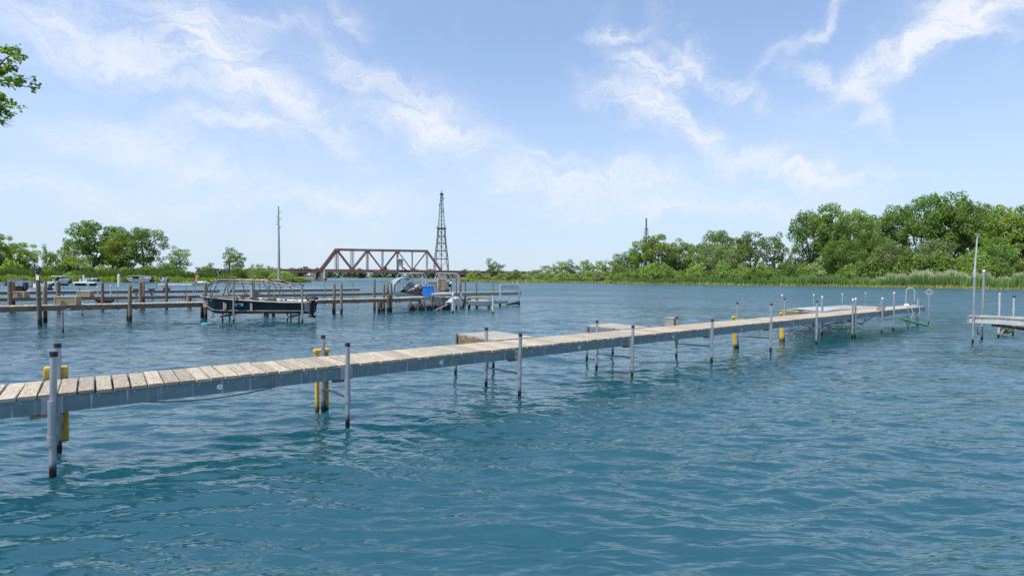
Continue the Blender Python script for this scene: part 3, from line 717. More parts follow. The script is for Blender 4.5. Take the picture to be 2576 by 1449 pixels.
stuff('dry_reed_edge', blades('dry_reed_edge', right_shore, -.6, .5, .4, .9, 5000, .22, 'drygrass', 3, (1160, 4000)), 'brown dry stalks at the foot of the right shore reeds')
stuff('shore_grass', blades('shore_grass', right_shore, -.2, 4, .6, 1.2, 9000, .28, 'lowgrass', 4, (1140, 1560)), 'low yellow green grass along the water right of the bridge')
stuff('left_reed_bed', blades('left_reed_bed', left_shore, 5, 14, 2.0, 2.7, 30000, .2, 'reed', 5, (-600, 745)), 'hedge like belt of tall green reeds on the left shore')
stuff('left_shore_grass', blades('left_shore_grass', left_shore, -.2, 5, .7, 1.3, 20000, .24, 'lowgrass', 6, (-600, 770)), 'bright low grass along the left shore water edge')
stuff('left_dry_edge', blades('left_dry_edge', left_shore, -.5, .4, .3, .6, 5000, .22, 'drygrass', 7, (-600, 770)), 'dry yellow stalks at the left shore water line')
def far_wood():
    rng = np.random.default_rng(9); C = []; R = []
    for p in far_shore:
        for k in range(10):
            r = rng.uniform(2.0, 4.0); d = rng.uniform(2, 16)
            C.append(np.array([p.x + rng.uniform(-10, 10), p.y + d, rng.uniform(1, 3.6) + (1.6 if d > 8 else 0)])); R.append(r)
    V, F = leaf_cloud(rng, C, R, 12, 1.2)
    stuff('far_wood', np_mesh('far_wood', V, F, 'farwood'), 'distant wooded shore seen beneath the rusty bridge')
far_wood()
def back_wood():      # wooded ground behind the right grove so that trunks stand against leaves
    rng = np.random.default_rng(19); C = []; R = []
    for i in range(330):
        u = rng.uniform(1650, 3100); Y = rng.uniform(196, 225); x = (u - U0) / F_PX * Y; top = 11 if u > 2030 else 6.5
        C.append(np.array([x, Y, rng.uniform(1.5, top)])); R.append(rng.uniform(2.0, 3.4))
    V, F = leaf_cloud(rng, C, R, 14, .75)
    stuff('back_wood', np_mesh('back_wood', V, F, 'leafdk'), 'dense undergrowth seen between the trunks of the right grove')
back_wood()

# ------------------------------------------------------------------ overhanging tree at the left margin
def near_tree():
    rng = np.random.default_rng(5); rs = random.Random(5)
    bx, by = -15.5, 12.5
    t = thing('overhanging_tree', 'tree reaching leafy branch tips into the upper left corner of the view', 'tree', (bx, by, .4))
    B = Vector((bx, by, .4)); wood = MB(); trunk = MB()
    trunk.tube([(0, 0, -1), (0.1, 0, 2.2), (.3, .1, 4.6), (.5, 0, 7.5), (.3, 0, 10)], [.32, .24, .2, .14, .06], 9)
    tips = []
    spec = [((-8, 115), (52, 150)), ((-20, 190), (44, 128)), ((-20, 180), (38, 176)), ((-15, 205), (100, 224)), ((-15, 205), (74, 198)), ((-10, 240), (14, 252)), ((-15, 270), (42, 265)), ((-15, 275), (30, 285)), ((-20, 255), (12, 300)), ((-30, 120), (3, 120)), ((-30, 160), (8, 190))]
    V = []; cl = []
    for (a, b) in spec:
        Y = 12.0 + rs.uniform(-.5, .5); pa = PD(a[0], a[1], Y) - B; pb = PD(b[0], b[1], Y) - B
        root = Vector((.3, 0, min(pa.z - .6, 8.5)))
        mid = pa.lerp(pb, .5) + Vector((0, 0, rs.uniform(-.05, .08)))
        wood.tube([root, root.lerp(pa, .5) + Vector((0, 0, .35)), pa, mid, pb], [.06, .04, .02, .013, .006], 6)
        for k in range(11):
            f = rs.uniform(.0, 1.05); q = pa.lerp(pb, f) + Vector((rs.uniform(-.05, .05), rs.uniform(-.1, .1), rs.uniform(-.07, .09)))
            cl.append((np.array(q), rs.uniform(.06, .11)))
    for k in range(6):       # bare twigs under the leaves
        a = PD(rs.uniform(-5, 8), rs.uniform(300, 312), 12) - B; b = a + Vector((rs.uniform(.15, .32), 0, rs.uniform(-.12, .02)))
        wood.tube([a, a.lerp(b, .5) + Vector((0, 0, -.02)), b], [.008, .005, .002], 4)
    for k in range(170):     # the rest of the crown, outside the view
        a = rs.uniform(0, 6.28); r = rs.uniform(.3, 2.7); z = rs.uniform(4, 10.5)
        q = np.array([math.cos(a) * r - 1.2, math.sin(a) * r * .8 - 2.6, z]); cl.append((q, rs.uniform(.35, .6)))
        wood.tube([(.3, 0, max(2, z - 1.5)), Vector(q)], [.04, .01], 4)
    C = [c for c, _ in cl]; R = [r for _, r in cl]
    Vs = []; tot = 0
    for c, r in cl:
        small = r < .2; n = 9 if small else 60; s0 = .075 if small else .10
        d = rng.normal(size=(n, 3)); d /= np.linalg.norm(d, axis=1)[:, None]; p = c + d * r * rng.uniform(.3, 1, n)[:, None]
        nrm = rng.normal(size=(n, 3)) * .6 + np.array([.2, -.3, .6]); nrm /= np.linalg.norm(nrm, axis=1)[:, None]
        a = np.cross(nrm, rng.normal(size=(n, 3))); a /= np.linalg.norm(a, axis=1)[:, None]; b = np.cross(nrm, a); s = s0 * rng.uniform(.7, 1.25, n)[:, None]
        q = np.stack([p - a * s * .6, p - a * s * .1 - b * s * .42 + nrm * s * .1, p + a * s * .7, p - a * s * .1 + b * s * .42 + nrm * s * .1], 1)
        Vs.append(q.reshape(-1, 3)); tot += n
    trunk.build('trunk', 'bark', t, True); wood.build('branches', 'bark', t, True)
    link('crown', np_mesh('crown', np.concatenate(Vs), np.arange(tot * 4).reshape(-1, 4), 'nearleaf'), t)
near_tree()
# the bank this tree stands on, left of the view
mb = MB(); ring = [(-60, -30), (-9, -30), (-9.5, 2), (-13.0, 8), (-13.6, 12), (-16.5, 14.6), (-24, 20), (-60, 45)]
mb.add([(x, y, -1.5) for x, y in ring] + [(x - 1.2, y - .3, .35) for x, y in ring], [tuple(range(8, 16))] + [(i, (i + 1) % 8, 8 + (i + 1) % 8, 8 + i) for i in range(8)])
mb.build('near_bank', 'land', kind='structure')

# ------------------------------------------------------------------ bridge, tower, poles
def bridge():
    pl = PD(805, 684, 196); pr = PD(1111, 686, 204); zb = 2.75
    d = Vector((pr.x - pl.x, pr.y - pl.y, 0)); L = d.length; rz = math.atan2(d.y, d.x)
    t = thing('truss_bridge', 'rusty red brown railway truss bridge with eight panels across the channel', 'bridge', (pl.x, pl.y, 0), rz)
    n = 8; px = [L * i / n for i in range(n + 1)]; zt = zb + 1.3; H = 7.7
    for side, y in (('near', 0.0), ('far', 5.0)):
        m = MB(); m.bar((px[1] - .3, y, zt + H), (px[7] + .3, y, zt + H), .6, .68); m.build('top_chord', 'truss', t)
        m = MB(); m.bar((px[0] - .4, y, zt - .35), (px[8] + .4, y, zt - .35), .55, 1.15); m.build('bottom_chord', 'truss', t)
        for a, b in ((0, 1), (8, 7)):
            m = MB(); m.bar((px[a], y, zt - .1), (px[b], y, zt + H), .72, .72, (0, 1, 0)); m.build('end_post', 'truss', t)
        for i in range(1, 8):
            w = .68 if i in (1, 2, 7) else .48
            m = MB()
            for q in (-w / 2 + .07, w / 2 - .07): m.bar((px[i] + q, y, zt), (px[i] + q, y, zt + H - .3), .15, .42)
            k = 0; z = zt + .5
            while z < zt + H - .6:
                s = 1 if k % 2 else -1
                m.bar((px[i] - s * (w / 2 - .07), y, z), (px[i] + s * (w / 2 - .07), y, z + .55), .07, .12, (0, 1, 0)); z += .55; k += 1
            m.build('vertical_post', 'truss', t)
        for a, b in ((1, 2), (3, 2), (3, 4), (5, 4), (5, 6), (7, 6)):
            m = MB(); m.bar((px[a], y, zt + H - .1), (px[b], y, zt + .1), .42, .50, (0, 1, 0)); m.build('diagonal', 'truss', t)
        m = MB()
        for i in (1, 3, 5, 7): m.box(px[i] - .7, px[i] + .7, y - .34, y + .34, zt + H - .75, zt + H - .05)
        for i in (2, 4, 6): m.box(px[i] - .7, px[i] + .7, y - .32, y + .32, zt - .1, zt + .5)
        m.build('gusset_plates', 'truss', t)
    m = MB()
    for i in range(1, 8): m.bar((px[i], 0.36, zt + H + .02), (px[i], 5.24, zt + H + .02), .3, .4)
    for i in range(1, 7):
        m.bar((px[i], .3, zt + H), (px[i + 1], 5.3, zt + H), .14, .14)
    m.build('top_bracing', 'truss', t)
    m = MB(); m.box(-1, L + 1, .45, 5.15, zt - .75, zt - .2); m.build('track_floor', 'truss', t)
    m = MB()
    for k in range(int(L / .9)): m.box(.45 + k * .9, .75 + k * .9, .8, 4.8, zt - .19, zt - .02)
    m.build('sleepers', 'oldwood', t)['kind'] = 'stuff'
    m = MB()
    for y in (2.1, 3.55): m.box(-26, L + 40, y, y + .08, zt, zt + .14)
    m.build('rails', 'truss', t)
    # approach spans
    m = MB(); m.box(-26, -1.1, .5, .9, zt - 1.25, zt - .12); m.box(-26, -1.1, 4.7, 5.1, zt - 1.25, zt - .12); m.box(-26, -1.1, .4, 5.2, zt - .1, zt + .02); m.build('approach_girder', 'truss', t)
    m = MB(); m.box(L + 1.1, L + 24, .5, .9, zt - 1.5, zt - .12); m.box(L + 1.1, L + 24, 4.7, 5.1, zt - 1.5, zt - .12); m.box(L + 1.1, L + 40, .4, 5.2, zt - .1, zt + .02)
    m.box(L + 9, L + 24, .3, .49, zt - 1.9, zt - .2); m.build('approach_girder', 'truss', t)
    m = MB()
    for k in range(14): m.box(-25 + k * 1.75, -24.75 + k * 1.75, .35, .49, zt - 1.2, zt - .15)
    for k in range(9): m.box(L + 2 + k * 2.4, L + 2.3 + k * 2.4, .3, .49, zt - 1.4, zt - .15)
    m.build('stiffeners', 'truss', t)['kind'] = 'stuff'
    for x in (-2.6, .4):
        m = MB(); m.box(x - .1, x + 1.15, -.4, 6.0, -3, zt - 1.3); m.build('pier', 'concrete', t)
    m = MB(); m.box(L - 1.0, L + 1.6, -.4, 6.0, -3, zt - 1.6); m.box(L + 18, L + 22, -.2, 5.8, -2, zt - 1.6); m.build('abutment', 'concrete', t)
    # bridge keeper's cabin at the middle of the near truss
    c = MB(); x0 = px[5] + .3; c.box(x0, x0 + 1.9, -1.9, -.4, zt + 1.6, zt + 4.2); c.build('cabin', 'greybox', t)
    c = MB(); c.box(x0 - .2, x0 + 2.1, -2.1, -.35, zt + 4.21, zt + 4.45); c.build('cabin_roof', 'white', t)
    c = MB()
    for a in (x0 + .15, x0 + 1.05): c.box(a, a + .7, -1.93, -1.905, zt + 2.7, zt + 3.8)
    c.build('cabin_window', 'glassy', t)
    c = MB(); c.bar((x0 + .2, -1.7, zt + 1.6), (x0 + .5, -.3, zt - .6), .16); c.bar((x0 + 1.7, -1.7, zt + 1.6), (x0 + 1.5, -.3, zt - .6), .16); c.bar((x0 + 1.4, -1.2, zt + 1.4), (x0 + 4.4, -.5, zt - .8), .2, .5); c.build('cabin_supports', 'darksteel', t)
    # rubble heaps round the pier foot
    r = random.Random(2); m = MB()
    for k in range(60):
        s = r.uniform(.3, .8); a = r.uniform(0, 6.28); q = r.uniform(.5, 2.6); X, Yy = pl.x - 1.0 + math.cos(a) * q, pl.y + 1 + math.sin(a) * q * 1.3
        z = max(0, 1.5 - q * .5) * r.uniform(.3, 1); vs = [(X + r.uniform(-s, s), Yy + r.uniform(-s, s), z + r.uniform(-s * .5, s * .7)) for _ in range(8)]
        m.add(vs, [(0, 1, 2), (2, 3, 0), (4, 5, 6), (6, 7, 4), (0, 1, 5), (5, 4, 0), (2, 3, 7), (7, 6, 2), (1, 2, 6), (0, 3, 7)])
    o = m.build('rubble', 'stone', kind='stuff'); tag(o, 'heap of pale stones round the foot of the bridge pier', 'rocks')
bridge()

def tower():
    Y = 212; b = PD(1110, 690, Y); top = PD(1114.7, 481, Y).z; x0 = b.x
    t = thing('lattice_tower', 'tall dark steel lattice tower with platform half way up, behind the rusty bridge', 'tower', (x0, Y, 0))
    def zv(v): return PD(1112, v, Y).z
    lv = [(0.8, 2.95), (zv(652), 2.45), (zv(631), 2.1), (zv(612), 1.75), (zv(595), 1.5), (zv(576), 1.35)]
    m = MB()
    for (sx, sy) in ((-1, -1), (1, -1), (1, 1), (-1, 1)):
        for k in range(len(lv) - 1): m.bar((sx * lv[k][1], sy * lv[k][1], lv[k][0]), (sx * lv[k + 1][1], sy * lv[k + 1][1], lv[k + 1][0]), .24)
    m.build('lower_legs', 'darksteel', t)
    m = MB()
    for k in range(len(lv) - 1):
        (z0, w0), (z1, w1) = lv[k], lv[k + 1]
        for (a, b2) in (((-1, -1), (1, -1)), ((1, -1), (1, 1)), ((1, 1), (-1, 1)), ((-1, 1), (-1, -1))):
            m.bar((a[0] * w0, a[1] * w0, z0), (b2[0] * w1, b2[1] * w1, z1), .11); m.bar((b2[0] * w0, b2[1] * w0, z0), (a[0] * w1, a[1] * w1, z1), .11)
            m.bar((a[0] * w1, a[1] * w1, z1), (b2[0] * w1, b2[1] * w1, z1), .2)
    m.build('lower_bracing', 'darksteel', t)
    zp = zv(576); m = MB(); m.box(-1.75, 1.75, -1.75, 1.75, zp, zp + .35)
    for a in (-1.7, 1.7):
        m.bar((a, -1.7, zp + 1.2), (a, 1.7, zp + 1.2), .06); m.bar((-1.7, a, zp + 1.2), (1.7, a, zp + 1.2), .06)
        for q in (-1.7, 0, 1.7): m.bar((a, q, zp), (a, q, zp + 1.2), .06)
    m.build('platform', 'darksteel', t)
    nlev = 9; m = MB(); mx = MB()
    z1 = top - 1.2
    for k in range(nlev):
        a0 = zp + .35 + (z1 - zp) * k / nlev; a1 = zp + .35 + (z1 - zp) * (k + 1) / nlev; w0 = 1.3 - 1.0 * k / nlev; w1 = 1.3 - 1.0 * (k + 1) / nlev
        for (sx, sy) in ((-1, -1), (1, -1), (1, 1), (-1, 1)): m.bar((sx * w0, sy * w0, a0), (sx * w1, sy * w1, a1), .10)
        for (a, b2) in (((-1, -1), (1, -1)), ((1, -1), (1, 1)), ((1, 1), (-1, 1)), ((-1, 1), (-1, -1))):
            mx.bar((a[0] * w0, a[1] * w0, a0), (b2[0] * w1, b2[1] * w1, a1), .06); mx.bar((a[0] * w1, a[1] * w1, a1), (b2[0] * w1, b2[1] * w1, a1), .08)
    m.build('upper_legs', 'darksteel', t); mx.build('upper_bracing', 'darksteel', t)
    m = MB(); m.box(-.6, .6, -.6, .6, z1 - .1, z1 + .2); m.tube([(0, 0, z1), (0, 0, top + .3)], [.2, .1], 6); m.box(-.95, .95, -.08, .08, top - 1.6, top - 1.4); m.build('tower_top', 'darksteel', t)
    m = MB(); m.bar((0, 0, .5), (0, 0, z1), .30, .25); m.build('cable_ladder', 'darksteel', t)
    for k in range(3):
        m = MB(); m.box(-.12, .12, -.1, .1, 0, 1.1); o = m.build('antenna', 'darksteel', t); o.location = ([.75, -.8, .55][k], -.3, z1 - [2.4, 5, 7.5][k])
tower()
def utility_pole():
    Y = 127; p = PD(702, 706, Y); zt = PD(701, 519, Y).z
    t = thing('utility_pole', 'tall bare grey pole with small brackets near its top, on the left shore', 'pole', (p.x, Y, 0))
    MB().tube([(0, 0, -.5), (-.05, 0, zt * .5), (-.12, 0, zt)], [.36, .24, .14], 10).build('shaft', 'pole', t, True)
    m = MB()
    for z, s in ((zt - 1.6, 1), (zt - 2.6, -1), (zt - 3.2, 1), (zt - 4.6, -1), (zt - 5.2, 1)):
        m.bar((-.1, 0, z), (-.1 + s * .5, 0, z + .1), .09); m.tube([(-.1 + s * .42, 0, z), (-.1 + s * .42, 0, z + .35)], .06, 6)
    m.bar((-.32, 0, zt - 5.4), (.12, 0, zt - 5.4), .16); m.build('brackets', 'darksteel', t)
    m = MB(); m.tube([(-.25, 0, zt - 4.2), (-.5, 0, zt - 3.6), (-.42, 0, zt - 2.9), (-.15, 0, zt - 2.8)], .035, 5); m.build('cable_loop', 'darksteel', t)
utility_pole()
def mast():
    Y = 250; p = PD(1625, 620, Y); zt = PD(1626, 549, Y).z
    t = thing('transmission_mast', 'grey lattice transmission mast rising behind the right shore trees', 'mast', (p.x, Y, 0))
    MB().tube([(0, 0, 0), (0, 0, zt)], [.5, .32], 8).build('shaft', 'darksteel', t)
    m = MB(); z = zt * .2
    for k in range(9):
        z0 = 4 + k * (zt - 9) / 9; z1 = 4 + (k + 1) * (zt - 9) / 9; w0 = 2.6 - k * .22; w1 = 2.6 - (k + 1) * .22
        for s in (-1, 1):
            m.bar((s * w0, 0, z0), (s * w1, 0, z1), .13)
        m.bar((-w0, 0, z0), (w1, 0, z1), .09); m.bar((-w1, 0, z1), (w1, 0, z1), .12)
    m.bar((-1.0, 0, zt - 5), (1.0, 0, zt - 5), .18); m.tube([(.9, 0, zt - 5), (.9, 0, zt - 9)], .07, 5); m.build('lattice', 'darksteel', t)
    m = MB()
    for k in range(2): m.box(1.0, 1.5, -.2, .2, zt - 9.5 - k * 3, zt - 8.4 - k * 3)
    m.build('equipment_box', 'darksteel', t)
mast()

# ------------------------------------------------------------------ the long near dock
TH = 0.90165; DZ = math.pi / 2 - TH; P1 = Vector((-4.6277, 5.2299, 0)); SEC = 3.05; DK = .85
Dv = Vector((math.sin(TH), math.cos(TH), 0)); Cv = Vector((-math.cos(TH), math.sin(TH), 0))
def DL(s, t, z=0): return P1 + Dv * s + Cv * t + Vector((0, 0, z))
def plank_mesh(seed, L, W, T, mat='plank', segs=4):
    """one board: slightly crowned, worn ends, running along local Y"""
    r = random.Random(seed); mb = MB(); vs = []
    for i in range(segs + 1):
        y = L * i / segs; e = r.uniform(-.006, .006) if i in (0, segs) else 0
        wx = W / 2 + r.uniform(-.003, .003); dz = r.uniform(-.0015, .0015)
        vs += [(-wx, y + e + r.uniform(-.003, .003), 0), (wx, y + e, 0), (wx - .001, y + e, T - .005 + dz), (wx - .006, y + e, T + dz), (-wx + .006, y + e, T + dz), (-wx + .001, y + e + r.uniform(-.002, .002), T - .005 + dz)]
    fs = [(5, 4, 3, 2, 1, 0), tuple(segs * 6 + i for i in range(6))]
    for k in range(segs):
        for i in range(6):
            j = (i + 1) % 6; fs.append((k * 6 + i, k * 6 + j, k * 6 + 6 + j, k * 6 + 6 + i))
    mb.add(vs, fs); return mb.mesh('plank', mat)
def deck(parent, s0, s1, t0, t1, z, pitch=.1525, gap=.012, T=.036, mat='plank', along='y', seed=0, nv=7, jit=.008):
    """boards laid side by side between s0 and s1, each an object"""
    r = random.Random(seed); Lb = (t1 - t0); ms = [plank_mesh(seed * 31 + i, Lb, pitch - gap, T, mat, 3) for i in range(nv)]
    n = int(round((s1 - s0) / pitch))
    for i in range(n):
        c = s0 + (i + .5) * pitch; a = r.uniform(-.011, .011)
        if along == 'y':
            o = link('plank', ms[r.randrange(nv)], parent, (c, t0 + r.uniform(-jit, jit), z - T + r.uniform(-.002, .003)), a)
        else:
            o = link('plank', ms[r.randrange(nv)], parent, (t1 + r.uniform(-jit, jit), c, z - T + r.uniform(-.002, .003)), math.pi / 2 + a)
        o.scale = (r.uniform(.97, 1.0), 1, 1)
def channel(parent, s0, s1, y, face, z0, z1, name='beam', mat='beam', th=.006, fl=.045):
    """C channel along local X, web at y, flanges towards +face"""
    m = MB(); ya, yb = sorted((y, y + face * th)); m.box(s0, s1, ya, yb, z0, z1)
    fa, fb = sorted((y + face * th, y + face * fl)); m.box(s0, s1, fa, fb, z0, z0 + .007); m.box(s0, s1, fa, fb, z1 - .007, z1)
    return m.build(name, mat, parent)
def pipe_post(parent, x, y, top, r=.03, sleeve=(.36, .79), cap='black', bottom=-1.2, lean=(0, 0), mat='galv_wet'):
    m = MB(); m.tube([(x - lean[0] * .3, y - lean[1] * .3, bottom), (x, y, 0), (x + lean[0], y + lean[1], top)], r, 12)
    if sleeve: m.tube([(x, y, sleeve[0]), (x, y, sleeve[1])], r + .006, 12); 
    po = m.build('post', mat, parent, True)
    if cap:
        c = MB(); rr = r + .004; h = .045 if cap == 'black' else .05
        if cap == 'black': c.tube([(x + lean[0], y + lean[1], top - h), (x + lean[0], y + lean[1], top + .006)], rr, 12)
        else: c.tube([(x + lean[0], y + lean[1], top - h), (x + lean[0], y + lean[1], top), (x + lean[0], y + lean[1], top + .035)], [rr, rr + .008, rr * .5], 10)
        c.build('post_cap', cap if cap == 'black' else 'palepipe', po, True)
    return po

dock = thing('dock', 'long narrow plank dock on galvanised posts crossing the view from lower left to right', 'dock', P1, DZ)
deck(dock, -3.6 - .02, 24.6, .055, .985, DK, seed=1)
for k in range(-1, 8):
    a, b = k * SEC + .004, (k + 1) * SEC - .004
    channel(dock, a, b, .062, 1, DK - .195, DK - .040)
    channel(dock, a, b, .975, -1, DK - .195, DK - .040)
    m = MB()
    for q in range(1, 6): m.box(a + q * .5, a + q * .5 + .05, .11, .925, DK - .12, DK - .045)
    m.build('cross_member', 'galv', dock)
    # round white sticker with a small dark print half way along
    if 0 <= k <= 7:
        m = MB(); cx, cz, r0 = (k + .5) * SEC - .02, DK - .115, .032; n = 24
        m.add([(cx + r0 * math.cos(6.2832 * i / n), .0595, cz + r0 * math.sin(6.2832 * i / n)) for i in range(n)] + [(cx + r0 * math.cos(6.2832 * i / n), .0618, cz + r0 * math.sin(6.2832 * i / n)) for i in range(n)],
              [tuple(range(n))] + [(i, i + n, (i + 1) % n + n, (i + 1) % n) for i in range(n)])
        st = m.build('sticker', 'white', dock)
        m = MB()
        for i in range(7):     # little arch over a line of print
            a0, a1 = math.pi * i / 7, math.pi * (i + 1) / 7
            m.add([(cx + .011 * math.cos(a0), .0587, cz + .006 + .008 * math.sin(a0)), (cx + .011 * math.cos(a1), .0587, cz + .006 + .008 * math.sin(a1)), (cx, .0587, cz + .006)], [(0, 1, 2)])
        for i in range(5): m.box(cx - .018 + i * .0075, cx - .013 + i * .0075, .0585, .0593, cz - .010, cz - .003)
        m.build('sticker_print', 'bluegrey', st)
m = MB(); [m.tube([(x, .056, DK - .06), (x, .063, DK - .06)], .007, 8) for x in [i * .305 + .07 for i in range(-11, 80)]]
m.build('screw_heads', 'palepipe', dock)['kind'] = 'stuff'
front = [1.28, 1.15, 1.09, 1.07, 1.06, 1.37, 1.38, None, None]
rear = [1.26, 1.16, 1.11, 1.10, 1.06, 1.36, 1.42, 1.36, None]
leans = [(.018, 0), (0, 0), (.012, 0), (.01, 0), (.008, 0), (.0, 0), (.0, 0)]
for k in range(8):
    s = k * SEC
    if front[k]: pipe_post(dock, s, 0.02, front[k], lean=leans[k] if k < 7 else (0, 0))
    if rear[k]: pipe_post(dock, s, 1.019, rear[k], r=.03, sleeve=(.36, .79), cap='black' if k != 7 else 'white')
    m = MB(); m.box(s - .085, s + .085, .0535, .0612, DK - .20, DK - .035); m.box(s - .028, s + .028, .046, .0533, DK - .19, DK - .05)
    for (q, w) in ((-.06, -.05), (.06, -.05), (-.06, -.17), (.06, -.17)): m.tube([(s + q, .044, DK + w - .01), (s + q, .054, DK + w - .01)], .009, 8)
    m.build('bracket', 'galv', dock)
    m = MB(); m.box(s - .17, s - .03, .062, .16, DK - .235, DK - .2); m.build('foot_plate', 'oldwood', dock)
    m = MB(); m.tube([(s, .04, .40), (s, .99, .36)], .016, 8)
    for y in (.02, 1.019): m.tube([(s, y, .34), (s, y, .43)], .044, 12)
    m.build('brace', 'galv', dock, True)
# the far end: doubled posts, white caps
pipe_post(dock, 7 * SEC - .03, .02, 1.36, cap='white'); pipe_post(dock, 7 * SEC + .17, 0.0, 1.38, cap='white')
pipe_post(dock, 8 * SEC - .04, .02, 1.34, cap='white', mat='galv_wet')

def hang(parent, pts, r, name, mat): 
    return MB().tube(pts, r, 6).build(name, mat, parent, True)
# sagging rope and cable slung below the beams
def rope(s0, z0, s1, z1, sag, r, lab, mat='rope', t=.55):
    p = []
    for k in range(17):
        f = k / 16; p.append((s0 + (s1 - s0) * f, t, z0 + (z1 - z0) * f - sag * 4 * f * (1 - f)))
    o = thing('rope', lab, 'rope', P1, DZ, 'lines slung under the dock')
    MB().tube(p, r, 6).build('strand', mat, o, True)
rope(.3, .60, 3.0, .64, .19, .010, 'pale rope sagging under the nearest dock section', t=.9)
rope(3.2, .62, 6.0, .64, .10, .008, 'thin line sagging under the second dock section', t=.8)
rope(6.3, .62, 9.0, .66, .09, .010, 'dark cable sagging under the third dock section', 'black', t=.7)
rope(18.4, .62, 21.2, .60, .16, .010, 'dark cable looped under the dock before the end platform', 'black', t=.7)

# yellow bumpers
def bumper(s, t, lab, z0, z1, sides, tilt=0.0, capx=(-.13, .09), R0=.032):
    o = thing('dock_bumper', lab, 'bumper', DL(s, t), DZ, 'yellow dock bumpers')
    for x in sides:
        m = MB(); m.tube([(x + tilt, 0, z0), (x + tilt * .15, 0, (z0 + z1) / 2), (x, 0, z1)], [R0, R0, R0], 14); m.build('bumper_tube', 'yellow_wet', o, True)
    c = MB(); c.box(capx[0], capx[1], -.045, .045, z1 - .0, z1 + .05)
    ob = c.build('bumper_cap', 'yellow', o)
    bv = ob.modifiers.new('bevel', 'BEVEL'); bv.width = .012; bv.segments = 2
    return o
b1 = bumper(0, 1.09, 'yellow bumper on the nearest post pair, its lower end hanging above the water', .10, .86, (.045,), R0=.045)
for ch in b1.children:
    if ch.name.startswith('bumper_cap'): ch.scale = (1, 1, 3.0); ch.location.z = -1.74
bumper(SEC, 1.09, 'yellow bumper of two tubes astride the second rear post', -.05, .90, (-.068, .075), capx=(-.12, .12))
bumper(5 * SEC, 1.09, 'leaning yellow bumper tube under the middle of the dock, with thin post above', -.1, .9, (0.0,), tilt=.13, R0=.085)
bumper(6 * SEC, 1.09, 'yellow bumper tube nearest the dock end platform', -.05, .9, (0.0,), tilt=.04, R0=.085)

# finger platforms behind the dock
def platform(s0, s1, t0, t1, lab, side_mat, posts, ptop, seed):
    o = thing('finger_platform', lab, 'dock platform', DL(s0, t0), DZ, 'small platforms attached behind the dock')
    W, L = s1 - s0, t1 - t0
    deck(o, .02, L, 0, W, DK + .008, along='x', seed=seed, mat='plank_grey', nv=4)
    m = MB(); m.box(-.032, -.006, 0.01, L, DK - .19, DK - .032); m.build('side_board', side_mat, o)
    m = MB(); m.box(W + .006, W + .032, 0.01, L, DK - .19, DK - .032); m.build('side_board', side_mat, o)
    m = MB(); m.box(0, W, L + .003, L + .03, DK - .19, DK - .032); m.build('end_board', side_mat, o)
    for (x, y, tp) in posts: pipe_post(o, x, y, tp, cap=None, sleeve=(.55, DK))
    if ptop: m = MB(); m.tube([(-.07, L - .1, DK - .22), (.5, L - .1, DK - .22)], .016, 8); m.build('rail', 'darksteel', o, True)
platform(6.35, 7.32, 1.03, 2.46, 'first small platform behind the dock, with weathered timber side', 'oldwood', [(-.07, 1.35, .88), (1.0, 1.46, .84)], True, 5)
platform(10.1, 11.1, 1.03, 2.26, 'second small platform behind the dock, with grey steel side', 'bluegrey', [(-.07, 1.12, .86), (1.0, 1.2, .84)], False, 6)
# end platform, wider, on many posts
ep = thing('end_platform', 'wide pale platform at the far end of the dock on white capped posts', 'dock platform', P1, DZ)
deck(ep, 1.03, 2.62, 21.3, 27.9, DK + .01, along='x', seed=8, mat='plank_grey', nv=3)
deck(ep, 24.65, 30.5, .1, 1.0, DK, seed=9, mat='plank_grey', nv=4)
channel(ep, 24.7, 27.6, .10, 1, DK - .2, DK - .04); channel(ep, 27.9, 30.45, .10, 1, DK - .22, DK - .04); channel(ep, 24.7, 30.45, .97, -1, DK - .2, DK - .04)
channel(ep, 21.35, 27.85, 2.6, -1, DK - .18, DK - .04, mat='oldwood'); m = MB(); m.box(21.3, 21.34, 1.04, 2.6, DK - .19, DK - .03); m.build('side_board', 'oldwood', ep)
def on_line(u, t):      # s on the dock line with offset t seen at column u
    d = ray(u, 760); a = P1 + Cv * t
    # a + Dv*s = k*(dx,dy)
    det = Dv.x * (-d[1]) + Dv.y * d[0]; return ((-a.x) * (-d[1]) - (-a.y) * (-d[0]) * -1 * -1) / det if False else ((a.y * d[0] - a.x * d[1]) / (Dv.x * d[1] - Dv.y * d[0]))
for (u, t, v, cap) in [(1967, 2.5, 743, 'white'), (2047, 2.66, 742, 'white'), (2068, 1.02, 747, 'white'), (2119, 2.68, 740, 'white'), (2177, 2.68, 737, 'white'), (2249, .0, 737, 'white')]:
    s = on_line(u, t); q = DL(s, t); tp = PD(u, v, q.y).z
    pipe_post(ep, s, t, tp, r=.026 if u != 2249 else .036, cap=cap, sleeve=None, mat='galv_wet')
for (u, t, v) in [(2285, .1, 770), (2309, .3, 751), (2337, .06, 745)]:
    s = on_line(u, t); q = DL(s, t); tp = PD(u, v, q.y).z
    pipe_post(ep, s, t, tp, r=.040 if u == 2309 else .022, cap=None, sleeve=None)
for i, (sa, za, sb, zb, t) in enumerate([(19.0, .42, 21.3, .62, .3), (21.5, .62, 23.2, .36, .3), (23.2, .36, 25.2, .70, .4), (21.4, .40, 24.2, .40, .9), (18.3, .66, 20.3, .38, 1.0), (20.3, .38, 21.3, .66, 1.0), (24.6, .46, 29.9, .46, .2), (26.0, .50, 29.8, .62, .6), (22, .35, 27, .34, 2.5)]):
    MB().tube([(sa, t, za), (sb, t, zb)], .02, 6).build('brace', 'galv' if i != 1 else 'weed', ep, True)
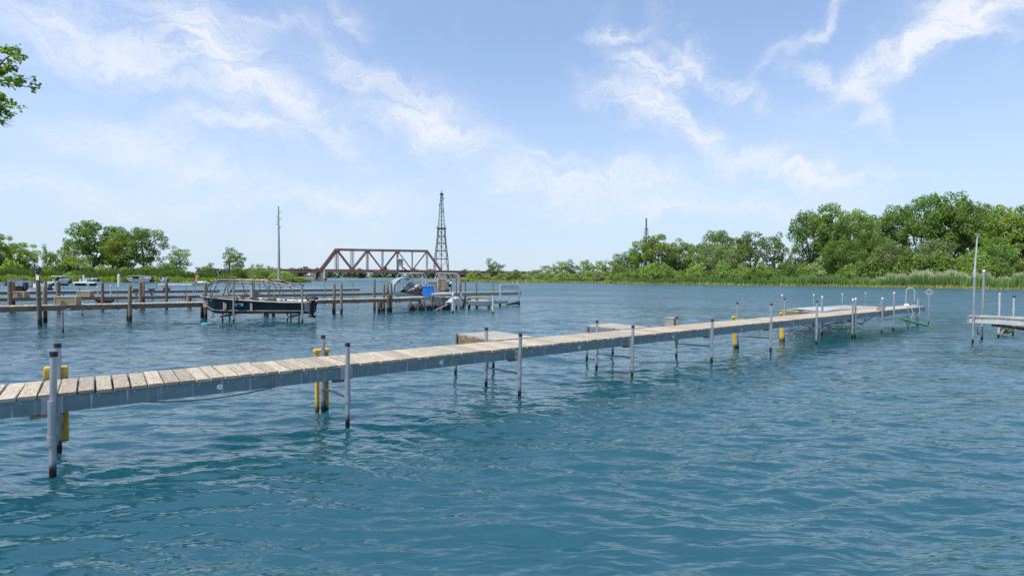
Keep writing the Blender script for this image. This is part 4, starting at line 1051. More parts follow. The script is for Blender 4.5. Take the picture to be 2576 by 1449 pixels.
# lattice of weed and wire under the end platform
r = random.Random(8); m = MB()
for k in range(170):
    s = r.uniform(19.5, 25.5); t = r.uniform(1.0, 2.5); m.tube([(s, t, r.uniform(-.05, .02)), (s + r.uniform(-.5, .5), t + r.uniform(-.3, .3), r.uniform(.0, .24))], .006, 4)
o = m.build('driftwood', 'darksteel', kind='stuff'); o.location = P1; o.rotation_euler = (0, 0, DZ); tag(o, 'tangle of thin dark branches caught beneath the end platform', 'driftwood')

# things at the dock end
o = thing('ladder', 'white looped swim ladder handrail on the dock end', 'ladder', DL(on_line(2291, .12), .12, 0), -.62)
for sx in (0, .0):
    pass
lp = [(-.16, 0, .7), (-.17, 0, .95), (-.17, 0, 1.55)] + [(-.17 + .15 * (1 - math.cos(a)), 0, 1.55 + .17 * math.sin(a)) for a in np.linspace(.3, math.pi - .3, 7)] + [(.13, 0, 1.52), (.12, 0, 1.15)]
MB().tube(lp, .015, 8).build('handrail', 'palepipe', o, True)
MB().tube([(-.02, 0, .9), (.08, 0, .97), (.2, 0, .96), (.3, 0, .86), (.33, 0, .70), (.24, 0, .5)], .016, 8).build('handrail', 'palepipe', o, True)
MB().tube([(.02, 0, .86), (.1, 0, .6), (.0, 0, .3), (-.05, 0, -.2)], .018, 8).build('handrail', 'palepipe', o, True)
o = thing('life_ring_sign', 'thin post top holding a ring inside a diamond frame at the dock tip', 'sign', DL(on_line(2337, .06), .06, 0), -.66)
q = DL(on_line(2337, .06), .06); zc = PD(2337, 735, q.y).z
m = MB(); R_ = .165; pts = [(R_ * math.cos(a), 0, zc + R_ * math.sin(a)) for a in np.linspace(0, 2 * math.pi, 5)]
for i in range(4): m.bar(pts[i], pts[i + 1], .03, .03)
m.build('diamond_frame', 'galv', o)
MB().tube([(.085 * math.cos(a), 0, zc + .085 * math.sin(a)) for a in np.linspace(0, 2 * math.pi, 17)], .014, 6).build('ring', 'palepipe', o, True)
MB().tube([(0, 0, zc - R_), (0, 0, PD(2337, 746, q.y).z - .05)], .016, 6).build('stem', 'galv', o)
a_ = PD(2263, 801, DL(on_line(2263, -.05), -.05).y); b_ = PD(2345, 822, DL(on_line(2345, -.05), -.05).y)
o = thing('green_pole', 'green plastic pole slanting from the dock end down to the water', 'pole', a_)
d_ = b_ - a_; MB().tube([(0, 0, 0), d_ * .06, d_ * .5 + Vector((0, 0, -.01)), d_], [.03, .045, .05, .05], 10).build('pole_body', 'greenpole', o, True)
MB().tube([d_ * .15, d_ * .25 + Vector((0, 0, -.3)), d_ * .36 + Vector((0, 0, -.5))], .018, 6).build('strut', 'palepipe', o, True)
MB().tube([d_ * .36 + Vector((-.05, 0, -.42)), d_ * .36 + Vector((.08, 0, -.25))], .06, 8).build('strut_foot', 'darksteel', o, True)
# pale mat, cushion, ladder grips and flap on the end platform
o = thing('mat', 'pale grey smooth mat lying across the wide end platform', 'mat', DL(21.6, .45, DK + .012), DZ)
m = MB(); n = 12; vs = []
for i in range(n + 1):
    x = 2.9 * i / n; hgt = .05 * math.sin(math.pi * i / n) + .012
    vs += [(x, .62, 0), (x, .64, hgt), (x, 1.6, hgt + .03), (x, 2.0, hgt * .6), (x, 2.02, 0)]
fs = []
for i in range(n):
    for j in range(4): fs.append((i * 5 + j, (i + 1) * 5 + j, (i + 1) * 5 + j + 1, i * 5 + j + 1))
m.add(vs, fs); m.build('mat_sheet', 'mat', o, True)
q = DL(on_line(2281, .8), .8, DK)
def blob(name, lab, cat, loc, rx, ry, rz_, mat, seed=1):
    r = random.Random(seed); m = MB(); n = 10; k = 5; vs = []
    for j in range(k + 1):
        a = math.pi / 2 * j / k
        for i in range(n):
            t = 2 * math.pi * i / n; w = 1 + r.uniform(-.07, .07); vs.append((rx * math.cos(t) * math.cos(a) ** .6 * w if j < k else 0, ry * math.sin(t) * math.cos(a) ** .6 * w if j < k else 0, rz_ * math.sin(a)))
    fs = [tuple(reversed(range(n)))]
    for j in range(k):
        for i in range(n): fs.append((j * n + i, j * n + (i + 1) % n, (j + 1) * n + (i + 1) % n, (j + 1) * n + i))
    m.add(vs, fs); ob = m.build(name, mat, None, True); ob.location = loc; return tag(ob, lab, cat)
blob('cushion', 'small white cushion lying on the dock end beside the ladder', 'cushion', q, .13, .1, .09, 'white')
o = thing('ladder_grips', 'pair of small grey curved ladder grips on the end platform', 'handrail', DL(on_line(2216, 1.6), 1.6, DK), DZ)
for x in (0, .14): MB().tube([(x, 0, 0), (x, 0, .15), (x + .04, 0, .21), (x + .09, 0, .18), (x + .1, 0, 0)], .013, 6).build('grip', 'galv', o, True)
o = thing('ramp_flap', 'dark bent metal flap sticking up at the joint of dock and end platform', 'ramp', DL(24.55, .08, DK), DZ)
MB().add([(0, 0, -.1), (.05, 0, -.12), (.40, 0, .13), (.30, 0, .15), (0, .25, -.1), (.05, .25, -.12), (.4, .25, .13), (.3, .25, .15)], [(0, 1, 2, 3), (7, 6, 5, 4), (0, 4, 5, 1), (1, 5, 6, 2), (2, 6, 7, 3), (3, 7, 4, 0)]).build('flap_plate', 'frame', o)
# grey box at the back edge
def dock_box(name, lab, loc, rz, w, d, h, mat, frame=None):
    o = thing(name, lab, 'box', loc, rz)
    MB().box(0, w, 0, d, 0, h - .02).build('box_body', mat, o)
    MB().box(-.01, w + .01, -.01, d + .01, h - .019, h + .008).build('lid', frame or mat, o)
    m = MB(); t = .012
    for x in (0.0, w - .04): m.box(x, x + .04, -t, -.001, .002, h - .022)
    m.box(.041, w - .041, -t, -.001, .002, .04); m.build('trim_strips', frame or mat, o)
    return o
q = G(1697, 820, DK - .03); q.z = DK
q = DL(on_line(1694, 1.02), 1.02, DK - .13)
dock_box('storage_box', 'small grey brown box fixed to the rear edge of the dock by a post', q, DZ + .25, .32, .22, .31, 'greybox')
MB().box(-.1, .5, -.05, .3, -.02, -.003).build('shelf', 'galv', bpy.data.objects['storage_box'])

# ------------------------------------------------------------------ right margin pier
qa = G(2447, 863); Rz2 = DZ - math.pi / 2
rp = thing('steel_pier', 'steel framed pier entering from the right margin with two tall poles at its tip', 'pier', (qa.x, qa.y, 0), Rz2)
zd = .90
channel(rp, -.12, 7.0, .06, 1, zd - .23, zd - .035, mat='palepipe'); channel(rp, -.12, 7.0, .80, -1, zd - .23, zd - .035, mat='palepipe')
m = MB(); m.box(-.16, -.125, .03, .86, zd - .22, zd - .035); m.build('end_board', 'galv', rp)
deck(rp, -.16, 7.0, .03, .84, zd, seed=12, mat='plank_grey', nv=3)
def tall(name_parent, u, v0, v1, vthin, r):
    b = G(u, v0); loc = name_parent.matrix_basis.inverted() @ Vector((b.x, b.y, 0))
    return b, loc
bpy.context.view_layer.update()
b, l = tall(rp, 2447, 863, 681, 0, 0); zt = PD(2448, 681, b.y).z; z2 = PD(2453, 590, b.y).z
MB().tube([(l.x, l.y, -1), (l.x, l.y, zt)], .032, 10).build('post', 'galv_wet', rp, True)
off = (PD(2454, 590, b.y).x - PD(2447, 681, b.y).x)
dl = Vector((off, 0, 0)); dl.rotate(rp.rotation_euler.to_matrix().inverted())
MB().tube([(l.x, l.y, zt), (l.x + dl.x, l.y + dl.y, z2)], [.022, .018], 8).build('thin_pole', 'palepipe', rp, True)
m = MB(); m.tube([(l.x, l.y, zt - .22), (l.x, l.y, zt + .05)], .042, 10); m.build('clamp', 'palepipe', rp, True)
m = MB(); m.bar((l.x + dl.x - .03, l.y + dl.y - .09, z2), (l.x + dl.x + .03, l.y + dl.y + .09, z2), .03); m.build('pole_tip', 'palepipe', rp)
b, l2 = tall(rp, 2470, 856, 0, 0, 0); zt2 = PD(2471, 682, b.y).z
MB().tube([(l2.x, l2.y, -1), (l2.x, l2.y, zt2)], .036, 10).build('post', 'galv_wet', rp, True)
MB().tube([(l2.x, l2.y, zt2 - .02), (l2.x, l2.y, zt2 + .04)], [.042, .03], 10).build('post_cap', 'white', rp, True)
MB().tube([(l.x, l.y, .50), (l2.x, l2.y, .50)], .018, 8).build('brace', 'palepipe', rp, True)
MB().tube([(l.x * .5 + l2.x * .5, l.y * .5 + l2.y * .5, .49), (l.x * .5 + l2.x * .5, l.y * .5 + l2.y * .5, .3), (l.x * .5 + l2.x * .5 + .05, l.y * .5 + l2.y * .5, .24)], [.01, .02, .04], 6).build('hanging_hook', 'rusty', rp, True)
MB().bar((.4, .4, .62), (1.6, 1.0, .45), .06, .1).build('diagonal_strut', 'oldwood', rp)
for (u, v0, v1, lab) in [(2512, 848, 740, 'plain pale post standing in the water behind the right margin pier, nearer the tall poles'), (2548, 841, 745, 'pale post with a dark ball on top behind the right margin pier')]:
    g = G(u, v0); zt = PD(u, v1, g.y).z
    o = thing('mooring_post', lab, 'post', (g.x, g.y, 0), 0, 'mooring posts by the right pier')
    MB().tube([(0, 0, -1), (0, 0, zt)], .032, 10).build('shaft', 'palepipe_wet', o, True)
    if u == 2512: MB().tube([(0, 0, zt), (0, 0, zt + .03)], [.04, .03], 10).build('cap', 'white', o, True)
    else: MB().tube([(0, 0, zt - .06), (0, 0, zt - .01), (0, 0, zt + .05)], [.03, .06, .02], 8).build('cap', 'darksteel', o, True)
    MB().tube([(.03, -.05, .45), (.14, -.06, .28), (.03, -.05, .12)], .03, 6).build('wheel_fitting', 'rusty', o, True)
r = random.Random(3); m = MB(); g = G(2530, 842)
for k in range(40):
    a = r.uniform(0, 6.28); m.tube([(g.x + r.uniform(-.1, .1), g.y + r.uniform(-.1, .1), .05), (g.x + math.cos(a) * .32, g.y + math.sin(a) * .2, r.uniform(.1, .36))], .012, 4)
tag(m.build('weed_clump', 'weed', kind='stuff'), 'green clump of water weed caught between the two pale posts', 'weed')

# ------------------------------------------------------------------ timber piers of the marina
A1 = G(100, 818.5)
def line_s(u, A):
    d = ray(u, 760); return ((A.y * d[0] - A.x * d[1]) / (Dv.x * d[1] - Dv.y * d[0]))
def pile(parent, s, t, top, r=.07, name='pile', lean=0.0):
    m = MB(); m.tube([(s, t, -1.5), (s, t, 0), (s + lean * .5, t, top * .6), (s + lean, t, top - .03), (s + lean, t, top)], [r * 1.05, r * 1.05, r, r * .95, r * .7], 10)
    return m.build(name, 'pile_wet', parent, True)
p1 = thing('timber_pier', 'old timber pier on round piles running behind the dark boat', 'pier', (A1.x, A1.y, 0), DZ)
ZD = .77
deck(p1, -3.2, 19.5, .08, .98, ZD, pitch=.19, gap=.015, seed=21, mat='plank', nv=5)
for k in range(-1, 7):
    a = k * 2.85 + .01; b = a + 2.83
    if k == 6: b = 19.4
    m = MB(); m.box(a, b, .092, .135, ZD - .215, ZD - .04); m.build('fascia_board', 'oldwood', p1)
    m = MB(); m.box(a, b, .93, .97, ZD - .215, ZD - .04); m.build('fascia_board', 'oldwood', p1)
    rr = random.Random(k)
    for q in range(5):
        x = a + .12 + q * .55 + rr.uniform(0, .35); MB().box(x, x + rr.uniform(.06, .12), .062, .089, ZD - rr.uniform(.2, .26), ZD - .05).build('cleat', 'frame', p1)
for (u, vt, t, lean) in [(100, 689, 0, -.06), (327, 718, 0, 0), (517, 712, 0, 0), (672, 765, 0, 0), (688, 765, .15, 0), (859, 711, 0, 0), (841, 714, .2, 0), (113, 721, 1.03, .0)]:
    s = line_s(u, A1 + Cv * t); q = A1 + Dv * s + Cv * t; pile(p1, s, t, max(ZD + .02, PD(u, vt, q.y).z) if vt < 760 else ZD - .2, lean=lean, r=.07)
for (s, t) in [(2.86, 1.03), (5.7, 1.03), (8.5, 1.03), (12.0, 1.03), (14.8, 0), (14.8, 1.0), (17.6, 0), (17.6, 1.03)]: pile(p1, s, t, ZD - .05 if t else 1.0)
# rows of posts before the cluster
for (u, vt, t) in [(942, 703, 1.1), (966, 714, .9), (976, 710, .9), (984, 711, 0)]:
    s = line_s(u, A1 + Cv * t); q = A1 + Dv * s + Cv * t; pile(p1, s, t, PD(u, vt, q.y).z, r=.07)
for (u, zb) in [(956, .55), (969, .5)]:
    s = line_s(u, A1); MB().tube([(s, 0, -1), (s - .1, 0, zb)], .09, 8).build('pile', 'pile_wet', p1, True)
for (u, v0, v1) in ((158.5, 835, 783), (207, 797, 760)):
    g = G(u, v0); d_ = Vector((g.x, g.y, 0)) - A1; s = d_.dot(Dv); t_ = d_.dot(Cv)
    MB().tube([(s, t_, -1), (s, t_, PD(u, v1, g.y).z), (s + .1, .12, .62)], .028, 7).build('brace_pole', 'rusty_wet', p1, True)
# lantern and tag on the first pile
q = A1 + Vector((-.06, 0, 0)); zt = PD(100, 689, A1.y).z
o = thing('pier_lantern', 'dark lantern with a curled bracket on top of the leftmost tall pile', 'lantern', (A1.x - .03, A1.y, zt))
MB().tube([(0, 0, 0), (0, 0, .06), (0, 0, .07), (0, 0, .22), (0, 0, .3)], [.05, .05, .10, .09, .02], 8).build('lantern_body', 'darksteel', o)
MB().tube([(0, 0, .3), (-.05, 0, .38), (-.14, 0, .36), (-.17, 0, .27), (-.1, 0, .22)], .014, 6).build('bracket', 'darksteel', o)
tag(MB().box(A1.x - .035, A1.x + .075, A1.y - .098, A1.y - .09, zt - .24, zt - .05).build('notice', 'white'), 'small blank white notice nailed to the leftmost tall pile', 'notice')
tag(MB().tube([(0, 0, -.02), (0, 0, .05), (0, 0, .08)], [.16, .15, .03], 10).build('blue_float', noise_mat('pale_blue_plastic', (.06, .30, .42), (.08, .36, .50), 3, rough=.4), None, True), 'pale blue float in the water at the foot of the pile by the boat bow', 'float').location = G(516, 817)

# boxes on the piers
q = A1 + Dv * line_s(136, A1 + Cv * .2) + Cv * .2
dock_box('dock_box', 'large tan panel box with pale frame on the front timber pier', (q.x, q.y, ZD + .005), .25, .76, .4, .34, 'boxwood', 'rope')
A2 = A1 + Cv * 8.6
p2 = thing('rear_timber_pier', 'red brown timber pier parallel behind the front timber pier', 'pier', (A2.x, A2.y, 0), DZ)
deck(p2, -6, 22.5, .06, .86, ZD + .02, pitch=.28, gap=.02, seed=31, mat='redwood', nv=3)
m = MB(); m.box(-6, 22.5, .07, .12, ZD - .15, ZD - .018); m.build('fascia_board', 'redwood', p2)
m = MB(); m.box(-6, 22.5, .80, .85, ZD - .15, ZD - .018); m.build('fascia_board', 'redwood', p2)
for (u, vt, t, r_) in [(25, 706, 0, .12), (34, 708, .9, .1), (115, 707, .9, .09), (147, 708, 0, .13), (258, 710, 0, .1), (354, 708, 0, .12), (361, 708, .3, .09), (419, 712, 0, .1), (472, 750, 0, .08), (479, 750, .4, .08), (600, 745, 0, .1), (690, 745, 0, .1), (770, 745, 0, .1)]:
    s = line_s(u, A2 + Cv * t); q = A2 + Dv * s + Cv * t; z = PD(u, vt, q.y).z if vt < 740 else ZD - .05
    m = MB(); r_ *= .78; m.tube([(s, t, -1.5), (s, t, z - .03), (s, t, z)], [r_, r_ * .95, r_ * .6], 9); m.build('pile', 'redwood' if u not in (115, 419) else 'pile_wet', p2, True)
for (u, w, lab) in [(193, .62, 'tan box standing on the rear timber pier, right one of two'), (29, .56, 'tan box standing on the rear timber pier near the left margin')]:
    q = A2 + Dv * line_s(u, A2 + Cv * .2) + Cv * .2; dock_box('dock_box', lab, (q.x, q.y, ZD + .025), .2, w, .4, .30, 'boxwood', 'rope')
# third, blue grey walkway further out
B0 = G(60, 734, .72); B1 = G(905, 727, .72); dd = (B1 - B0); L3 = dd.length; rz3 = math.atan2(dd.y, dd.x)
p3 = thing('steel_walkway', 'thin blue grey walkway across the marina behind both timber piers', 'pier', (B0.x, B0.y, 0), rz3)
m = MB(); m.box(-8, L3 * .50, 0, .9, .52, .72); m.box(L3 * .53, L3, 0, .9, .52, .72); m.build('beam', 'bluegrey', p3)
m = MB(); m.box(-8, L3 * .50, -.03, .93, .724, .76); m.box(L3 * .53, L3, -.03, .93, .724, .76); m.build('walkway_deck', 'plank_grey', p3)
for k in range(14):
    m = MB(); x = -6 + k * (L3 + 6) / 13.5
    for y in (-.06, .96): m.tube([(x, y, -1), (x, y, .95)], .035, 6)
    m.build('post', 'galv_wet', p3)
# thin marker poles
for i, (u, v0, v1, lab) in enumerate([(160, 757, 724, 'thin pole with dark knob left of the leaning brown post'), (246, 765, 722, 'thin pole with pale tip just left of a brown pile'), (279, 765, 719, 'thin white tipped pole right of the brown pile on the rear pier'),
        (342, 765, 725, 'grey pole with dark collar left of the double pile'), (486, 760, 706, 'thin pole left of the dark boat, first of a close pair'), (492, 760, 712, 'thin pole left of the dark boat, second of a close pair'), (816, 748, 681, 'tall thin grey pole with pale tag near the bridge pier'), (888, 752, 716, 'short pale pole right of the double timber pile'), (1139, 787, 741, 'white pole at the near left corner of the cluttered boat lift'), (1240, 790, 741, 'white pole with dark wet foot in front of the arched frame')]):
    g = G(u, v0); zt = PD(u, v1, g.y).z
    o = thing('marker_pole', lab, 'pole', (g.x, g.y, 0), 0, 'slender poles standing in the water')
    MB().tube([(0, 0, -1), (0, 0, zt)], .032 if i < 8 else .05, 8).build('shaft', ('galv_wet', 'palepipe_wet')[i in (1, 2, 8, 9)], o, True)
    MB().tube([(0, 0, zt - .02), (0, 0, zt + .06)], [.055, .04], 8).build('tip', 'white' if i in (1, 2, 6, 8) else 'darksteel', o, True)
    if i == 6: MB().box(-.1, .1, -.06, -.05, zt - .75, zt - .1).build('pale_tag', 'rope', o)

# ------------------------------------------------------------------ dark boat on its lift
def loft(sections, closed_ends=True):
    """sections: list of point lists of equal length"""
    m = MB(); k = len(sections[0]); vs = [p for s in sections for p in s]; fs = []
    for i in range(len(sections) - 1):
        for j in range(k - 1): fs.append((i * k + j, (i + 1) * k + j, (i + 1) * k + j + 1, i * k + j + 1))
    m.add(vs, fs); return m
def dark_boat():
    c = PD(505, 747, 23.5); e = PD(776, 759, 22.9); L = e.x - c.x; rz = 0.0; c.y -= 1.0
    t = thing('dark_boat', 'dark green and black open motorboat with bare canopy frame, raised on a lift', 'boat', (c.x, c.y, 0), rz)
    zbow, zst = 1.06, .86; W = .80
    st = [0, .03, .08, .16, .28, .42, .60, .80, .975]
    def half(s): return W * min(1, (1 - (1 - min(s / .42, 1)) ** 2.1)) * (1 if s < .6 else 1 - (s - .6) * .12)
    def gz(s): return zbow + (zst - zbow) * min(1, s * 1.35) if s < .74 else zst
    def kz(s): return .30 + (gz(0) - .30) * max(0, 1 - s / .17) ** 2.0 + .03 * s
    def cz(s): return kz(s) + (.17 if s > .2 else .17 * s / .2) + max(0, .25 - s) * .45
    def xx(s): return s * L
    y0 = 1.0
    for sd, nm in ((-1, 'hull_side'), (1, 'hull_side')):
        up = [[(xx(s), y0 + sd * max(.012, half(s)), gz(s)), (xx(s) + .0, y0 + sd * max(.010, half(s) * .95), (gz(s) + cz(s)) / 2), (xx(s) + (.10 if s < .05 else 0), y0 + sd * max(.008, half(s) * .88), cz(s))] for s in st]
        loft(up).build(nm, 'hull', t, True)
        lo = [[(xx(s) + (.10 if s < .05 else 0), y0 + sd * max(.008, half(s) * .88), cz(s)), (xx(s) + (.12 if s < .05 else 0), y0 + sd * max(.006, half(s) * .80), kz(s) + (cz(s) - kz(s)) * .25), (xx(s) + (.14 if s < .05 else 0), y0, kz(s))] for s in st]
        loft(lo).build('hull_bottom', 'hulldark', t, True)
        m = MB(); m.tube([(xx(s), y0 + sd * (max(.0, half(s)) + .02), gz(s) + .015) for s in st], .022, 6); m.build('gunwale', 'trim', t, True)
        m = MB(); m.tube([(xx(s), y0 + sd * (half(s) * .88 + .012), cz(s) + .01) for s in st[2:]], .014, 5); m.build('chine_strip', 'trim', t, True)
        inn = [[(xx(s), y0 + sd * max(.0, half(s) - .05), gz(s) - .005), (xx(s), y0 + sd * max(.0, half(s) * .8), .60)] for s in st[1:]]
        loft(inn).build('inner_side', 'seat', t, True)
    floor = [[(xx(s), y0 - half(s) * .8, .60), (xx(s), y0 + half(s) * .8, .60)] for s in st[1:]]
    loft(floor).build('floor', 'seat', t)
    hs = half(.975); MB().add([(xx(.975), y0 - hs, zst), (xx(.975), y0 + hs, zst), (xx(.975), y0 + hs * .88, .50), (xx(.975), y0, .33), (xx(.975), y0 - hs * .88, .50)], [(0, 1, 2, 3, 4)]).build('transom', 'trim', t)
    # rust streaks plates and a blue patch on the near side
    hy = y0 - W * .98
    for (u0, w, z0, z1) in ((.275, .012, .5, .86), (.285, .02, .56, .8), (.515, .02, .52, .84), (.085, .015, .72, .95)):
        MB().box(u0 * L, u0 * L + w * L, y0 - half(u0) - .004, y0 - half(u0) + .004, z0, z1).build('rusty_rib', 'rusty', t)
    m = MB(); x = .40 * L
    for (dx, dz, r_) in ((0, 0, .07), (.12, 0.01, .08), (.24, 0, .07), (.12, -.05, .05)): m.tube([(x + dx, y0 - half(.42) - .012, .76 + dz), (x + dx, y0 - half(.42) + .0, .76 + dz)], r_, 12)
    m.build('blue_patch', noise_mat('faded_blue_paint', (.05, .16, .22), (.08, .22, .30), 6, rough=.5), t)
    # seats, console
    for (x0, x1, ya, yb, h) in ((.24, .31, .6, 1.4, .93), (.33, .42, .45, .85, .95), (.33, .42, 1.15, 1.55, .95), (.60, .76, .4, 1.6, .9), (.50, .56, .45, .8, .92)):
        m = MB(); m.box(x0 * L, x1 * L, ya, yb, .601, h - .08); m.build('seat_base', 'seat', t)
        m = MB(); m.box(x0 * L + .01, x0 * L + .10, ya + .01, yb - .01, h - .079, h + .10); m.build('seat_back', 'seat', t)
    m = MB(); m.box(.445 * L, .50 * L, .42, .9, .602, 1.06); m.build('console', 'seat', t)
    MB().tube([(.435 * L, .6 + .15 * math.cos(a), 1.1 + .15 * math.sin(a)) for a in np.linspace(0, 6.283, 13)], .014, 5).build('steering_wheel', 'black', t, True)
    m = MB(); m.box(.43 * L, .47 * L, 1.1, 1.45, 1.0, 1.28); m.build('instrument_box', 'bluegrey', t)
    # canopy frame
    zc = 1.83
    for y in (.28, 1.72):
        pts = [(.115 * L, y, 1.0), (.15 * L, y, 1.55), (.185 * L, y, 1.76), (.24 * L, y, zc), (.50 * L, y, zc), (.63 * L, y, zc - .01), (.69 * L, y, zc - .09), (.86 * L, y, zc - .24)]
        MB().tube(pts, .026, 7).build('canopy_rail', 'frame', t, True)
        MB().tube([(.245 * L, y, zc - .10), (.50 * L, y, zc - .10), (.62 * L, y, zc - .12), (.82 * L, y, zc - .30)], .016, 6).build('canopy_rail', 'frame', t, True)
        for (xa, za, xb, zb, xc) in ((.19, 1.74, .16, 1.35, .18), (.24, 1.8, .19, 1.3, .165), (.44, 1.74, .465, 1.3, .43), (.62, 1.80, .66, 1.3, .69), (.70, 1.72, .76, 1.3, .79), (.545, 1.8, .545, 1.3, .545), (.53, 1.8, .53, 1.3, .53)):
            MB().tube([(xa * L, y, za), (xb * L, y, zb), (xc * L, y, .90)], .022, 6).build('canopy_stay', 'frame', t, True)
        MB().tube([(.62 * L, y, 1.72), (.66 * L, y, 1.62), (.74 * L, y, 1.72), (.78 * L, y, 1.5)], .018, 6).build('canopy_stay', 'frame', t, True)
    for x, z in ((.185, 1.76), (.24, zc), (.42, zc), (.56, zc), (.69, zc - .09), (.86, zc - .24)):
        MB().tube([(x * L, .28, z), (x * L, .7, z + .05), (x * L, 1.3, z + .05), (x * L, 1.72, z)], .02, 6).build('canopy_bow', 'frame', t, True)
    # windscreen post pair (pale wood) in the middle
    m = MB(); m.box(.505 * L, .53 * L, .3, .36, .85, zc - .12); m.box(.44 * L, .53 * L, .3, .36, 1.0, 1.06); m.build('windscreen_post', 'rope', t)
    # outboard motor
    mo = MB(); X = L * .975
    mo.add([(X - .12, .80, .90), (X + .24, .82, .94), (X + .28, .84, 1.06), (X + .16, .86, 1.12), (X - .10, .84, 1.04), (X - .12, 1.20, .90), (X + .24, 1.18, .94), (X + .28, 1.16, 1.06), (X + .16, 1.14, 1.12), (X - .10, 1.16, 1.04)],
           [(4, 3, 2, 1, 0), (5, 6, 7, 8, 9), (0, 1, 6, 5), (1, 2, 7, 6), (2, 3, 8, 7), (3, 4, 9, 8), (4, 0, 5, 9)]); mo.build('motor_cowl', 'black', t)
    m = MB(); m.bar((X + .18, 1, .92), (X + .07, 1, .42), .16, .22, (1, 0, 0)); m.bar((X + .12, 1, .5), (X + .02, 1, .28), .10, .16, (1, 0, 0)); m.build('motor_leg', 'black', t)
    MB().tube([(X - .12, 1, .22), (X + .22, 1, .20)], [.03, .06], 8).build('gear_case', 'black', t, True)
    m = MB()
    for a in (0.3, 2.4, 4.5): m.bar((X + .2, 1, .2), (X + .2, 1 + .13 * math.cos(a), .2 + .13 * math.sin(a)), .07, .015, (1, 0, 0))
    m.build('propeller', 'galv', t)
    MB().box(X + .0, X + .2, .798, .806, .96, .99).build('cowl_stripe', 'white', t)
    # the lift it hangs on
    lf = thing('boat_lift', 'rusty pole boat lift carrying the dark boat', 'boat lift', (c.x, c.y, 0), rz)
    for (u, vt, y, mt) in ((585.5, 717, .08, 'rusty_wet'), (758.6, 722, .08, 'frame')):
        b = PD(u, 790, (Vector((c.x, c.y, 0)) + Vector((0, .0, 0))).y); xl = (b.x - c.x) / math.cos(rz)
        MB().tube([(xl, y, -1.2), (xl, y, 1.78 if u < 600 else 1.62)], .042, 8).build('lift_post', 'rusty_wet' if u < 600 else 'rusty_wet', lf, True)
    for (u, y, tp) in ((560, .9, .5), (578, 1.5, .4), (723, .9, .5), (732, 1.4, .5), (752, .4, .5)):
        xl = (PD(u, 790, c.y + y).x - c.x) / math.cos(rz)
        MB().tube([(xl, y, -1.2), (xl, y, tp)], .035, 8).build('lift_post', 'darksteel_wet', lf, True)
    for x in (.26 * L, .84 * L):
        MB().tube([(x, .08, .24), (x, 1.5, .24)], .05, 8).build('cradle_beam', 'galv', lf, True)
        MB().tube([(.10 * L, 1, .30), (.12 * L, 1, .18), (.09 * L, 1, .12)], .02, 6).build('bow_hook', 'frame', lf, True)
dark_boat()

# ------------------------------------------------------------------ clutter at the end of the timber pier
def W1(s, t, z=0): return A1 + Dv * s + Cv * t + Vector((0, 0, z))
o = thing('end_stage', 'weathered grey stage of boards on piles at the end of the timber pier', 'pier', (A1.x, A1.y, 0), DZ)
def us(u, t): return line_s(u, A1 + Cv * t)
s_a, s_b = us(1028, .1), us(1120, .1)
deck(o, s_a, s_b, .1, 1.3, .80, pitch=.25, seed=41, mat='plank_grey', nv=3)
m = MB(); m.box(s_a, s_b, .11, .16, .55, .75); m.build('fascia_board', 'greybox', o)
m = MB(); m.box(s_a, s_b, .12, .16, .22, .40); m.build('fascia_board', 'greybox', o)
for f in (.02, .38, .93): MB().tube([(s_a + f * (s_b - s_a), .05, -.8), (s_a + f * (s_b - s_a) + .03, .05, .62)], .075, 8).build('pile', 'pile_wet', o, True)
for (fa, fb, za, zb, mt) in ((.0, .30, .56, .70, 'oldwood'), (.32, .62, .50, .66, 'palepipe'), (.40, .98, .30, .38, 'palepipe'), (.66, .90, .44, .74, 'greybox'), (.05, .42, .12, .20, 'palepipe'), (.5, .85, .10, .17, 'frame'), (-.75, -.02, .16, .24, 'palepipe')):
    MB().box(s_a + fa * (s_b - s_a), s_a + fb * (s_b - s_a), .04, .09, za, zb).build('side_board', mt, o)
for f in (.1, .3, .52, .72, 1.02):
    MB().tube([(s_a + f * (s_b - s_a), -.06, .12), (s_a + f * (s_b - s_a), .05, .12)], .17, 10).build('tyre', 'black', o, True)
s_c, s_d = us(1075, 3.6), us(1307, 3.6)
deck(o, s_c, s_d, 3.4, 4.4, .92, pitch=.3, seed=42, mat='plank_grey', nv=3)
m = MB(); m.box(s_c, s_d, 3.41, 3.46, .66, .87); m.build('fascia_board', 'greybox', o)
m = MB(); m.box(us(1130, .3), us(1225, .3), .3, .36, .30, .42); m.box(us(1140, .3), us(1185, .3), .3, .36, .52, .60); m.build('side_rail', 'oldwood', o)
for (u, vt, t, r_) in [(1158, 706, 3.6, .07), (1170, 706, 4.4, .06), (1198, 712, 3.6, .05), (1240, 712, 4.4, .06), (1106, 704, 4.5, .06), (1134, 703, 4.5, .06), (1148, 700, 3.6, .05), (1180, 750, .3, .09), (1200, 748, .3, .07), (1230, 752, .8, .1), (1258, 757, .8, .08), (1165, 752, .9, .09), (1056, 756, .2, .09), (1130, 752, .2, .08)]:
    s = us(u, t); q = W1(s, t); z = PD(u, vt, q.y).z; MB().tube([(s, t, -1), (s, t, z)], r_, 8).build('pile', 'pile_wet', o, True)
